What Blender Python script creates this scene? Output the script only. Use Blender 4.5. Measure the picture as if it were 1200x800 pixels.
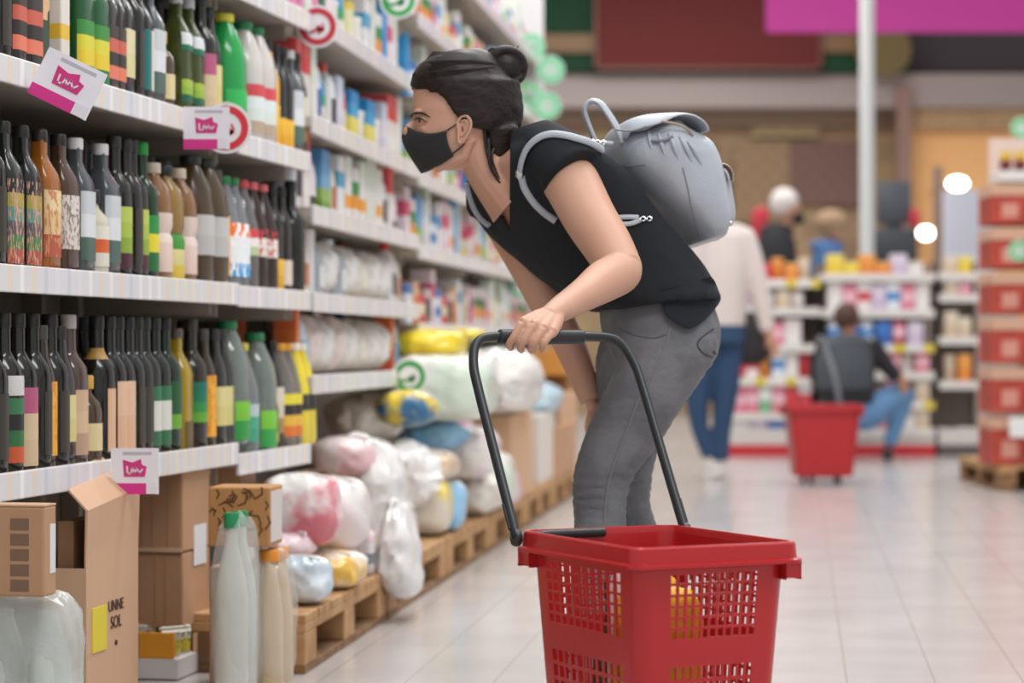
import bpy, bmesh, math, random
from mathutils import Vector, Matrix, noise
random.seed(7)
PI = math.pi
SC = bpy.context.scene
COL = SC.collection
for o in list(bpy.data.objects): bpy.data.objects.remove(o)

# ------------------------------------------------------------------ camera
CH, FP, HZ = 0.80, 2800.0, 405.0          # eye height, focal length in pixels, horizon row (1200x800)
cd = bpy.data.cameras.new('camera'); cam = bpy.data.objects.new('camera', cd); COL.objects.link(cam)
cam.location = (0, 0, CH); cam.rotation_euler = (PI/2, 0, 0)
cd.sensor_width = 36; cd.lens = 36*FP/1200; cd.shift_y = 5/1200
cd.clip_start = 0.05; cd.clip_end = 200
cd.dof.use_dof = True; cd.dof.focus_distance = 4.65; cd.dof.aperture_fstop = 3.0
SC.camera = cam
# ------------------------------------------------------------------ light
SC.view_settings.view_transform = 'Standard'; SC.view_settings.look = 'None'
SC.view_settings.gamma = 1; SC.view_settings.use_curve_mapping = False
SC.view_settings.exposure = 0.2
wd = bpy.data.worlds.new('World'); SC.world = wd; wd.use_nodes = True
wd.node_tree.nodes['Background'].inputs[0].default_value = (0.985, 0.99, 1.0, 1)
wd.node_tree.nodes['Background'].inputs[1].default_value = 0.62
def area(loc, sx, sy, e, rot=(0, 0, 0), col=(1, .985, .975)):
    l = bpy.data.lights.new('ceiling_light', 'AREA'); l.shape = 'RECTANGLE'; l.size = sx; l.size_y = sy
    l.energy = e; l.color = col
    o = bpy.data.objects.new('ceiling_light', l); o.location = loc; o.rotation_euler = rot; COL.objects.link(o)
for yy in (2.0, 6.5, 11, 15.5, 20, 24.5): area((1.6, yy, 5.2), 3.5, .8, 120)
area((-.1, 7.5, 5.2), .5, 9, 90)

# ------------------------------------------------------------------ helpers
def lin(c):
    c = c.lstrip('#'); v = [int(c[i:i+2], 16)/255 for i in (0, 2, 4)]
    return tuple((x/12.92 if x <= .04045 else ((x+.055)/1.055)**2.4) for x in v)+(1,)
MC = {}
def mat(col, rough=.5, metal=0, trans=0, alpha=1, bump=0, bscale=40, noise_col=None, nscale=8, coat=0, emit=0, sheen=0):
    key = (col, rough, metal, trans, alpha, bump, bscale, noise_col, nscale, coat, emit, sheen)
    if key in MC: return MC[key]
    m = bpy.data.materials.new('mat_%d' % len(MC)); m.use_nodes = True; nt = m.node_tree; b = nt.nodes['Principled BSDF']
    b.inputs['Base Color'].default_value = lin(col); b.inputs['Roughness'].default_value = rough
    b.inputs['Metallic'].default_value = metal; b.inputs['Transmission Weight'].default_value = trans
    b.inputs['Alpha'].default_value = alpha; b.inputs['Coat Weight'].default_value = coat
    if sheen: b.inputs['Sheen Weight'].default_value = sheen
    if emit:
        b.inputs['Emission Color'].default_value = lin(col); b.inputs['Emission Strength'].default_value = emit
    tc = nt.nodes.new('ShaderNodeTexCoord')
    if noise_col:
        n = nt.nodes.new('ShaderNodeTexNoise'); n.inputs['Scale'].default_value = nscale; n.inputs['Detail'].default_value = 3
        r = nt.nodes.new('ShaderNodeValToRGB'); r.color_ramp.elements[0].position = .42; r.color_ramp.elements[1].position = .58
        r.color_ramp.elements[0].color = lin(col); r.color_ramp.elements[1].color = lin(noise_col)
        nt.links.new(tc.outputs['Object'], n.inputs['Vector']); nt.links.new(n.outputs['Fac'], r.inputs['Fac']); nt.links.new(r.outputs[0], b.inputs['Base Color'])
    if bump:
        n = nt.nodes.new('ShaderNodeTexNoise'); n.inputs['Scale'].default_value = bscale; n.inputs['Detail'].default_value = 4
        bp = nt.nodes.new('ShaderNodeBump'); bp.inputs['Strength'].default_value = bump; bp.inputs['Distance'].default_value = .01
        nt.links.new(tc.outputs['Object'], n.inputs['Vector']); nt.links.new(n.outputs['Fac'], bp.inputs['Height']); nt.links.new(bp.outputs[0], b.inputs['Normal'])
    MC[key] = m; return m
def bands(stops, rough=.5, blot=None, axis=2, bs=3.0, thr=.55):
    """printed label: flat colour bands along one generated axis, with optional printed blotches"""
    key = ('b', tuple(stops), rough, blot, axis, bs, thr)
    if key in MC: return MC[key]
    m = bpy.data.materials.new('print_%d' % len(MC)); m.use_nodes = True; nt = m.node_tree; b = nt.nodes['Principled BSDF']
    b.inputs['Roughness'].default_value = rough
    tc = nt.nodes.new('ShaderNodeTexCoord'); s = nt.nodes.new('ShaderNodeSeparateXYZ'); nt.links.new(tc.outputs['Generated'], s.inputs[0])
    r = nt.nodes.new('ShaderNodeValToRGB'); cr = r.color_ramp; cr.interpolation = 'CONSTANT'
    while len(cr.elements) < len(stops): cr.elements.new(1)
    for e, (p, c) in zip(cr.elements, stops): e.position = p; e.color = lin(c)
    nt.links.new(s.outputs[axis], r.inputs['Fac']); out = r.outputs[0]
    if blot:
        v = nt.nodes.new('ShaderNodeTexNoise'); v.inputs['Scale'].default_value = bs; v.inputs['Detail'].default_value = 2
        nt.links.new(tc.outputs['Generated'], v.inputs['Vector'])
        g = nt.nodes.new('ShaderNodeMath'); g.operation = 'GREATER_THAN'; g.inputs[1].default_value = thr; nt.links.new(v.outputs['Fac'], g.inputs[0])
        mx = nt.nodes.new('ShaderNodeMix'); mx.data_type = 'RGBA'; nt.links.new(g.outputs[0], mx.inputs['Factor'])
        nt.links.new(out, mx.inputs['A']); mx.inputs['B'].default_value = lin(blot); out = mx.outputs['Result']
    nt.links.new(out, b.inputs['Base Color']); MC[key] = m; return m

def W(x, y, Z): return Vector(((x-600)/FP*Z, Z, CH+(HZ-y)/FP*Z))
def link(name, bm, m, parent=None, smooth=True, loc=None, rotz=0):
    me = bpy.data.meshes.new(name)
    if isinstance(bm, bmesh.types.BMesh):
        bmesh.ops.recalc_face_normals(bm, faces=bm.faces[:]); bm.to_mesh(me); bm.free()
    else: me = bm
    if not me.materials: me.materials.append(m)
    if smooth:
        me.polygons.foreach_set('use_smooth', [True]*len(me.polygons))
        try: me.set_sharp_from_angle(angle=math.radians(38))
        except Exception: pass
    o = bpy.data.objects.new(name, me); COL.objects.link(o)
    if parent: o.parent = parent
    if loc is not None: o.location = loc
    if rotz: o.rotation_euler.z = rotz
    return o
def tag(o, label, cat, group=None):
    o['label'] = label; o['category'] = cat
    if group: o['group'] = group
    return o
def thing(name, label, cat, loc=(0, 0, 0), rotz=0, group=None):
    o = bpy.data.objects.new(name, None); COL.objects.link(o); o.empty_display_size = .05
    o.location = loc; o.rotation_euler.z = rotz
    return tag(o, label, cat, group)
def stru(name, bm, m, smooth=False):
    o = link(name, bm, m, smooth=smooth); o['kind'] = 'structure'; return o
def dup(root, loc, rotz, label, group=None, scale=None):
    r = root.copy(); COL.objects.link(r); r.location = loc; r.rotation_euler.z = rotz; r['label'] = label
    if group: r['group'] = group
    if scale: r.scale = scale
    for ch in root.children:
        c = ch.copy(); COL.objects.link(c); c.parent = r
        for g in ch.children:
            d = g.copy(); COL.objects.link(d); d.parent = c
    return r
def box(bm, x0, x1, y0, y1, z0, z1, bev=0, M=None, seg=2):
    r = bmesh.ops.create_cube(bm, size=1)
    for v in r['verts']: v.co = Vector(((x0+x1)/2+v.co.x*(x1-x0), (y0+y1)/2+v.co.y*(y1-y0), (z0+z1)/2+v.co.z*(z1-z0)))
    vs = r['verts']
    if bev:
        es = list({e for v in vs for e in v.link_edges})
        q = bmesh.ops.bevel(bm, geom=es, offset=bev, segments=seg, affect='EDGES', profile=.5)
        vs = list({v for f in q['faces'] for v in f.verts} | {v for v in vs if v.is_valid})
    if M is not None:
        for v in vs: v.co = M @ v.co
    return bm
def B(*a, **k): return box(bmesh.new(), *a, **k)
def rings(bm, rs, close=True, cap=(True, True)):
    vv = [[bm.verts.new(p) for p in r] for r in rs]; n = len(vv[0])
    for a, b in zip(vv, vv[1:]):
        for i in range(n if close else n-1):
            j = (i+1) % n
            try: bm.faces.new((a[i], a[j], b[j], b[i]))
            except ValueError: pass
    if close:
        if cap[0]: bm.faces.new(list(reversed(vv[0])))
        if cap[1]: bm.faces.new(vv[-1])
    return vv
def sup(t, n):
    c, s = math.cos(t), math.sin(t)
    return (math.copysign(abs(c)**(2/n), c), math.copysign(abs(s)**(2/n), s))
def lathe(bm, prof, seg=20, n=2, sy=1.0, cap=(True, True), a0=None, a1=None):
    full = a0 is None; rs = []
    for r, z in prof:
        ring = []
        cnt = seg if full else seg+1
        for i in range(cnt):
            t = 2*PI*i/seg if full else a0+(a1-a0)*i/seg
            c, s = sup(t, n); ring.append(Vector((r*c, r*s*sy, z)))
        rs.append(ring)
    rings(bm, rs, close=full, cap=cap); return bm
def crm(pts, k=4):
    """Catmull-Rom through tuples of any length"""
    P = [tuple(p) for p in pts]; out = []
    for i in range(len(P)-1):
        p0 = P[max(i-1, 0)]; p1 = P[i]; p2 = P[i+1]; p3 = P[min(i+2, len(P)-1)]
        for j in range(k):
            t = j/k
            out.append(tuple(.5*(2*b+(c-a)*t+(2*a-5*b+4*c-d)*t*t+(3*b-a-3*c+d)*t**3) for a, b, c, d in zip(p0, p1, p2, p3)))
    out.append(P[-1]); return out
def tube(bm, pts, rad, seg=10, sx=1.0, k=1, up=None, cap=(True, True)):
    """pts: Vectors; rad: number or list; sx flattens one axis"""
    if not isinstance(rad, (list, tuple)): rad = [rad]*len(pts)
    q = [(*p, r) for p, r in zip(pts, rad)]
    if k > 1: q = crm(q, k)
    P = [Vector(a[:3]) for a in q]; R = [a[3] for a in q]; rs = []
    T0 = (P[1]-P[0]).normalized(); u = Vector(up) if up else (Vector((0, 0, 1)) if abs(T0.z) < .9 else Vector((1, 0, 0)))
    for i, p in enumerate(P):
        T = (P[min(i+1, len(P)-1)]-P[max(i-1, 0)])
        if T.length < 1e-9: T = T0
        T.normalize(); u = (u-T*u.dot(T))
        if u.length < 1e-6: u = T.orthogonal()
        u.normalize(); w = T.cross(u)
        rs.append([p+u*math.cos(2*PI*j/seg)*R[i]+w*math.sin(2*PI*j/seg)*R[i]*sx for j in range(seg)])
    rings(bm, rs, cap=cap); return bm
def ball(bm, c, r, sc=(1, 1, 1), M=None, u=16, v=10):
    q = bmesh.ops.create_uvsphere(bm, u_segments=u, v_segments=v, radius=1)
    for w in q['verts']:
        p = Vector((w.co.x*sc[0]*r, w.co.y*sc[1]*r, w.co.z*sc[2]*r))
        if M is not None: p = M @ p
        w.co = p+Vector(c)
    return bm
def fuse(bm, voxel, smooth=6, fac=.5, disp=None):
    """join overlapping closed shapes into one continuous surface and return it as a mesh"""
    bmesh.ops.recalc_face_normals(bm, faces=bm.faces[:])
    me = bpy.data.meshes.new('tmp'); bm.to_mesh(me); bm.free()
    o = bpy.data.objects.new('tmp', me); COL.objects.link(o)
    r = o.modifiers.new('r', 'REMESH'); r.mode = 'VOXEL'; r.voxel_size = voxel
    if smooth:
        s = o.modifiers.new('s', 'SMOOTH'); s.iterations = smooth; s.factor = fac
    dg = bpy.context.evaluated_depsgraph_get(); dg.update()
    nm = bpy.data.meshes.new_from_object(o.evaluated_get(dg))
    bpy.data.objects.remove(o); nm.materials.clear()
    if disp:
        for v in nm.vertices: v.co += v.normal*disp(v.co)
    return nm
def carve(me, planes):
    """remove the part of a surface where every (point, normal) plane is positive, with clean cut edges"""
    bm = bmesh.new(); bm.from_mesh(me)
    for p, n in planes:
        bmesh.ops.bisect_plane(bm, geom=bm.verts[:]+bm.edges[:]+bm.faces[:], plane_co=p, plane_no=n, dist=1e-5)
    kill = [f for f in bm.faces if all((f.calc_center_median()-Vector(p)).dot(Vector(n)) > 0 for p, n in planes)]
    bmesh.ops.delete(bm, geom=kill, context='FACES'); bm.to_mesh(me); bm.free(); return me
def solid(o, t, off=-1):
    s = o.modifiers.new('thickness', 'SOLIDIFY'); s.thickness = t; s.offset = off; return o
def words(body, size, m, parent, M, name='lettering', ext=.0006, align='CENTER'):
    c = bpy.data.curves.new('t', 'FONT'); c.body = body; c.size = size; c.extrude = ext; c.align_x = align; c.align_y = 'CENTER'
    o = bpy.data.objects.new('t', c); COL.objects.link(o); dg = bpy.context.evaluated_depsgraph_get()
    me = bpy.data.meshes.new_from_object(o.evaluated_get(dg)); bpy.data.objects.remove(o); me.materials.clear()
    me.transform(M); return link(name, me, m, parent, smooth=False)
ORD = ('first second third fourth fifth sixth seventh eighth ninth tenth eleventh twelfth thirteenth fourteenth fifteenth sixteenth '
       'seventeenth eighteenth nineteenth twentieth').split()
def nth(i):
    if i < 20: return ORD[i]
    t = ['twenty', 'thirty', 'forty'][(i+1)//10-2]; r = (i+1) % 10
    return {'twenty': 'twentieth', 'thirty': 'thirtieth', 'forty': 'fortieth'}[t] if r == 0 else t+'-'+ORD[r-1]

# the three straight runs of the left-hand shelving: start point, direction, inward normal
class Run:
    def __init__(s, x, y, dx, dy):
        s.P = Vector((x, y, 0)); s.d = Vector((dx, dy, 0)).normalized(); s.n = Vector((-s.d.y, s.d.x, 0)); s.ang = math.atan2(-s.d.x, s.d.y)
    def at(s, t, b=0, z=0): return s.P+s.d*t+s.n*b+Vector((0, 0, z))
    def t(s, px, b=0):
        u = (px-600)/FP; q = s.P+s.n*b
        return (u*q.y-q.x)/(s.d.x-u*s.d.y)
    def px(s, px, b=0, z=0): return s.at(s.t(px, b), b, z)
R1 = Run(-1.0, 4.67, .1943, 1)          # near run, slightly turned
R2 = Run(-.58, 6.83, .1203, 1)          # the run beyond it, along the aisle
TL = math.atan(.1203)                   # aisle direction
def cbox(run, xc, b, xl, xr, yt, yb):
    """corner px, setback, left and right px -> t0, length, width, z0, z1"""
    c = run.px(xc, b); ul = (xl-600)/FP; ur = (xr-600)/FP
    w = (ul*c.y-c.x)/(run.n.x-ul*run.n.y); l = (ur*c.y-c.x)/(run.d.x-ur*run.d.y)
    return c, w, l, CH+(HZ-yb)/FP*c.y, CH+(HZ-yt)/FP*c.y
# ------------------------------------------------------------------ setting
def floor_mat():
    m = bpy.data.materials.new('floor_tiles'); m.use_nodes = True; nt = m.node_tree; b = nt.nodes['Principled BSDF']
    N = lambda t: nt.nodes.new('ShaderNode'+t); L = nt.links.new
    tc = N('TexCoord'); mp = N('Mapping'); mp.inputs['Rotation'].default_value = (0, 0, TL); L(tc.outputs['Object'], mp.inputs[0])
    sp = N('SeparateXYZ'); L(mp.outputs[0], sp.inputs[0])
    def line(out, pitch, ph, w):
        a = N('Math'); a.operation = 'ADD'; a.inputs[1].default_value = 50*pitch-ph; L(out, a.inputs[0])
        d = N('Math'); d.operation = 'MODULO'; d.inputs[1].default_value = pitch; L(a.outputs[0], d.inputs[0])
        c = N('Math'); c.operation = 'LESS_THAN'; c.inputs[1].default_value = w; L(d.outputs[0], c.inputs[0]); return c.outputs[0]
    l1 = line(sp.outputs[0], .2085, .110, .004); l2 = line(sp.outputs[1], .417, .1, .003)
    k2 = N('Math'); k2.operation = 'MULTIPLY'; k2.inputs[1].default_value = .3; L(l2, k2.inputs[0])
    mx = N('Math'); mx.operation = 'MAXIMUM'; L(l1, mx.inputs[0]); L(k2.outputs[0], mx.inputs[1])
    n = N('TexNoise'); n.inputs['Scale'].default_value = 3; n.inputs['Detail'].default_value = 4; L(tc.outputs['Object'], n.inputs['Vector'])
    r = N('ValToRGB'); r.color_ramp.elements[0].color = lin('#B3AEAC'); r.color_ramp.elements[1].color = lin('#C2BDBA')
    r.color_ramp.elements[0].position = .3; r.color_ramp.elements[1].position = .7; L(n.outputs['Fac'], r.inputs['Fac'])
    m2 = N('Mix'); m2.data_type = 'RGBA'; L(mx.outputs[0], m2.inputs['Factor']); L(r.outputs[0], m2.inputs['A']); m2.inputs['B'].default_value = lin('#A0978F')
    L(m2.outputs['Result'], b.inputs['Base Color']); b.inputs['Roughness'].default_value = .2; b.inputs['Specular IOR Level'].default_value = .6
    return m
stru('floor', B(-8, 12, -2, 34, -.1, 0), floor_mat())

# far wall: tan tiled lower zone, beam above, sign fascia over it
def brick(c1, c2, mo, sc, rough=.7, bw=.5, rh=.25):
    m = bpy.data.materials.new('tiles'); m.use_nodes = True; nt = m.node_tree; b = nt.nodes['Principled BSDF']
    t = nt.nodes.new('ShaderNodeTexBrick'); t.inputs['Color1'].default_value = lin(c1); t.inputs['Color2'].default_value = lin(c2)
    t.inputs['Mortar'].default_value = lin(mo); t.inputs['Scale'].default_value = sc; t.inputs['Mortar Size'].default_value = .02
    tc = nt.nodes.new('ShaderNodeTexCoord'); mp = nt.nodes.new('ShaderNodeMapping'); mp.inputs['Rotation'].default_value = (PI/2, 0, 0)
    nt.links.new(tc.outputs['Object'], mp.inputs[0]); nt.links.new(mp.outputs[0], t.inputs['Vector']); nt.links.new(t.outputs[0], b.inputs['Base Color'])
    b.inputs['Roughness'].default_value = rough; return m
ZB = 28.0
def wallbox(x0, x1, y0, y1, Z, th=.1):
    a = W(x0, y1, Z); c = W(x1, y0, Z); return B(a.x, c.x, Z, Z+th, a.z, c.z)
stru('wall_back', B(-8, 12, ZB, ZB+.2, 0, 6.2), brick('#A88F68', '#8E745A', '#9A8163', 1.1))
stru('trim_1', B(-8, 12, ZB-.5, ZB-.01, W(0, 126, ZB-.5).z, W(0, 86, ZB-.5).z, .01), mat('#9E918A', .5))      # long beam
stru('trim_2', wallbox(640, 1070, 121, 148, ZB-.12, .1), mat('#8F7862', .6))
stru('wall_yellow', wallbox(1066, 1290, 150, 420, ZB-.35, .3), mat('#F0B878', .6))
stru('trim_3', wallbox(1060, 1300, 124, 152, ZB-.45, .12), brick('#B4936B', '#A88861', '#93765A', 3))
stru('trim_4', wallbox(1052, 1068, 100, 420, ZB-.6, .2), mat('#8D7063', .6))
stru('trim_5', wallbox(560, 1500, -130, 84, ZB-.3, .2), mat('#3B3336', .7))
for x0, x1, y0, y1, c in ((700, 840, 166, 196, '#8A6B55'), (860, 925, 170, 260, '#9A7E5C'), (780, 1000, 200, 236, '#6F5750'), (925, 1010, 165, 240, '#75594F'), (640, 700, 190, 330, '#A98F6C'),
                         (880, 960, 128, 160, '#A89468')):
    stru('wall_panel', wallbox(x0, x1, y0, y1, ZB-.06-.002*x0/60, .03), brick(c, c, '#5E4B42', 2.2))

# hanging column
p = W(1016, 300, 20)
stru('column_white', lathe(bmesh.new(), [(.06, 0), (.06, 6)], 20), mat('#D2D3D1', .4)).location = (p.x, p.y, 0)

# signs
s = thing('store_sign', 'wide dark red sign with green ends high on the back wall', 'sign', (0, 0, 0))
link('green_panel', wallbox(634, 1064, -60, 84, ZB-.62, .06), mat('#04381B', .8), s, False)
link('red_panel', wallbox(700, 960, -60, 78, ZB-.7, .06), mat('#601B18', .8), s, False)
link('tan_stripe', wallbox(634, 699, 40, 61, ZB-.66, .03), mat('#7D5E3C', .5), s, False)
link('frame', wallbox(696, 700, -60, 82, ZB-.72, .05), mat('#6B4332', .5), s, False)
link('frame', wallbox(960, 964, -60, 82, ZB-.72, .05), mat('#6B4332', .5), s, False)
link('frame', wallbox(696, 964, 78, 82, ZB-.72, .05), mat('#6B4332', .5), s, False)
link('tan_stripe', wallbox(965, 1030, 40, 61, ZB-.66, .03), mat('#7D5E3C', .5), s, False)
cb = bmesh.new(); lathe(cb, [(.32, 0), (.32, .03)], 28); cb.transform(Matrix.Translation(W(1035, 58, ZB-.69)) @ Matrix.Rotation(PI/2, 4, 'X'))
link('round_emblem', cb, mat('#6B5C33', .5), s, False)
tag(link('hanging_banner', wallbox(898, 1330, -70, 38, 24, .02), mat('#C83A9A', .6)), 'long magenta banner hanging at the top right', 'banner')
# ------------------------------------------------------------------ left shelving
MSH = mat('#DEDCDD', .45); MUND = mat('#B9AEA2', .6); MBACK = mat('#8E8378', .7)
def strip_mat():
    m = bpy.data.materials.new('price_strip'); m.use_nodes = True; nt = m.node_tree; b = nt.nodes['Principled BSDF']
    N = lambda t: nt.nodes.new('ShaderNode'+t); L = nt.links.new
    tc = N('TexCoord'); sp = N('SeparateXYZ'); L(tc.outputs['Object'], sp.inputs[0])
    a = N('Math'); a.operation = 'MULTIPLY'; a.inputs[1].default_value = 16; L(sp.outputs[1], a.inputs[0])
    w = N('TexWhiteNoise'); w.noise_dimensions = '1D'; f = N('Math'); f.operation = 'FLOOR'; L(a.outputs[0], f.inputs[0]); L(f.outputs[0], w.inputs['W'])
    fr = N('Math'); fr.operation = 'FRACT'; L(a.outputs[0], fr.inputs[0])
    c = N('Math'); c.operation = 'GREATER_THAN'; c.inputs[1].default_value = .68; L(fr.outputs[0], c.inputs[0])
    r = N('ValToRGB'); r.color_ramp.interpolation = 'CONSTANT'; cs = ['#DDDBE0', '#E9E7E6', '#E4D3BF', '#E4DEC6', '#CBCDD6', '#EDEBE9']
    while len(r.color_ramp.elements) < len(cs): r.color_ramp.elements.new(1)
    for i, (e, q) in enumerate(zip(r.color_ramp.elements, cs)): e.position = i/len(cs); e.color = lin(q)
    L(w.outputs['Value'], r.inputs['Fac'])
    mx = N('Mix'); mx.data_type = 'RGBA'; L(c.outputs[0], mx.inputs['Factor']); mx.inputs['A'].default_value = lin('#D9D7DA'); L(r.outputs[0], mx.inputs['B'])
    L(mx.outputs['Result'], b.inputs['Base Color']); b.inputs['Roughness'].default_value = .25; return m
MSTRIP = strip_mat()
def shelf_unit(run, t0, t1, heights, label, depth=.42, H=2.7, posts=()):
    """one shelving unit in the run's own frame: x out into the aisle, y along the run"""
    root = thing('shelving_unit', label, 'shelving', run.at(t0), run.ang, 'metal shelving units of the left side')
    L = t1-t0; g = .003
    link('back_panel', B(-depth-.03, -depth-.01, g, L-g, 0, H, .002), MBACK, root, False)
    for y in (g, L-.034):
        link('post', B(-depth-.01, -depth+.03, y, y+.03, 0, H, .003), mat('#A79C8E', .5), root, False)
    for y in posts: link('post', B(-depth-.01, -depth+.04, y, y+.03, 0, H, .003), mat('#A79C8E', .5), root, False)
    link('kick_board', B(-depth, -depth+.02, g, L-g, 0, .1, .004), MSH, root, False)
    for h in heights:
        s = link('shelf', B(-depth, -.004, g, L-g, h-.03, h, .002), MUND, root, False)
        link('price_strip', B(-.004, .008, g, L-g, h-.05, h+.006, .003), MSTRIP, s, False)
        for y in (.02, L-.035):
            link('bracket', B(-depth, -.06, y, y+.006, h-.075, h-.03), mat('#B6ACA0', .5), s, False)
    return root
TJ, TE = R1.t(277), R1.t(362)
T2 = R2.t(490); T3 = R2.t(560); T4 = R2.t(633)
H1A = [.545, .955, 1.365, 1.745]; H1B = [.515, .950, 1.345, 1.745]
H2 = [.71, .948, 1.20, 1.46, 1.765, 2.1]; H3 = [.88, 1.17, 1.44, 1.72, 2.02, 2.34]
shelf_unit(R1, -.9, TJ, H1A, 'white metal shelving full of oil bottles, nearest at the left', posts=(.9+R1.t(35, .42)-.02, .9+R1.t(155, .42)-.5))
shelf_unit(R1, TJ, TE, H1B, 'narrow white shelving unit between oil bottles and cleaning goods')
shelf_unit(R2, .035, T2, H2, 'white shelving unit with cleaning goods left of the woman')
shelf_unit(R2, T2, T3, H3, 'blurred white shelving unit behind the face mask')
shelf_unit(R2, T3, T4, H3, 'farthest white shelving unit behind the hair bun')
link_side = thing('side_panel', 'white end panel closing the far end of the shelving', 'panel', R2.at(T4), R2.ang)
link('panel', B(-.45, 0, .005, .03, 0, 2.75, .003), MSH, link_side, False)
link('edge_trim', B(-.01, .015, .004, .04, 0, 2.76, .004), MSH, link_side, False)

# ------------------------------------------------------------------ bottle builders (local +x is the aisle side)
GLASS = {}
def glass(col, kind):
    if kind == 'clear': return mat(col, .08, trans=.75, coat=.3)
    return mat(col, .16, coat=.1)
SHAPES = {   # profile (r,z), superellipse power, neck height where cap starts
 'wine':    ([(.034, 0), (.037, .004), (.037, .19), (.034, .21), (.02, .232), (.0145, .245), (.0138, .292)], 2, .292, .0155, .03),
 'square':  ([(.031, 0), (.034, .004), (.034, .185), (.030, .205), (.017, .232), (.013, .245), (.013, .275)], 4.2, .272, .0155, .025),
 'oilpet':  ([(.036, 0), (.041, .008), (.041, .1), (.036, .112), (.041, .13), (.041, .19), (.033, .222), (.017, .245), (.0145, .258)], 2.6, .255, .019, .025),
 'soda':    ([(.036, 0), (.041, .012), (.041, .15), (.038, .175), (.026, .225), (.015, .26), (.0135, .275)], 2, .272, .0165, .02),
 'big':     ([(.045, 0), (.052, .012), (.052, .19), (.045, .235), (.025, .285), (.018, .30)], 2.3, .298, .024, .022),
 'squat':   ([(.03, 0), (.034, .005), (.034, .11), (.03, .13), (.015, .15), (.013, .165)], 2, .16, .018, .03),
 'tall':    ([(.026, 0), (.029, .005), (.029, .18), (.025, .205), (.0145, .235), (.0125, .27)], 3, .268, .0145, .03),
}
def lerp_r(prof, z):
    for (r0, z0), (r1, z1) in zip(prof, prof[1:]):
        if z0 <= z <= z1: return r0+(r1-r0)*(z-z0)/max(z1-z0, 1e-6)
    return prof[-1][0]
BC = {}
def bottle(shape, gk, gcol, cap, labs, name='oil_bottle'):
    """labs: list of (z0,z1,half angle in degrees,material)"""
    key = (shape, gk, gcol, cap, tuple((a, b, c, d.name) for a, b, c, d in labs))
    if key in BC: return BC[key], False
    prof, n, zc, rc, hc = SHAPES[shape]
    root = thing(name, 'x', 'bottle')
    link('glass_body', lathe(bmesh.new(), prof, 20 if n < 2.5 else 24, n), glass(gcol, gk), root)
    link('cap', lathe(bmesh.new(), [(rc*.98, zc), (rc, zc+.002), (rc, zc+hc-.003), (rc*.9, zc+hc)], 16), mat(cap, .35), root)
    for z0, z1, a, m in labs:
        pr = [(z0)]+[z for r, z in prof if z0 < z < z1]+[z1]
        a = a*.78 if a < 100 else a
        bm = lathe(bmesh.new(), [(lerp_r(prof, z)+.0009, z) for z in pr], 14, n, a0=-math.radians(a), a1=math.radians(a))
        link('label', bm, m, root)
    BC[key] = root; return root, True
def put(made, loc, ang, label, group, sc=1):
    root, new = made
    if new:
        root.location = loc; root.rotation_euler.z = ang; root['label'] = label; root['group'] = group; root.scale = (sc, sc, 1); return root
    return dup(root, loc, ang, label, group, (sc, sc, 1))
def lb(*cs, blot=None, bs=3):
    k = len(cs); return bands([(i/k, c) for i, c in enumerate(cs)], .45, blot, bs=bs)
DK = '#1D1C1A'; DG = '#18241A'; BR = '#3A2A1C'
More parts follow.
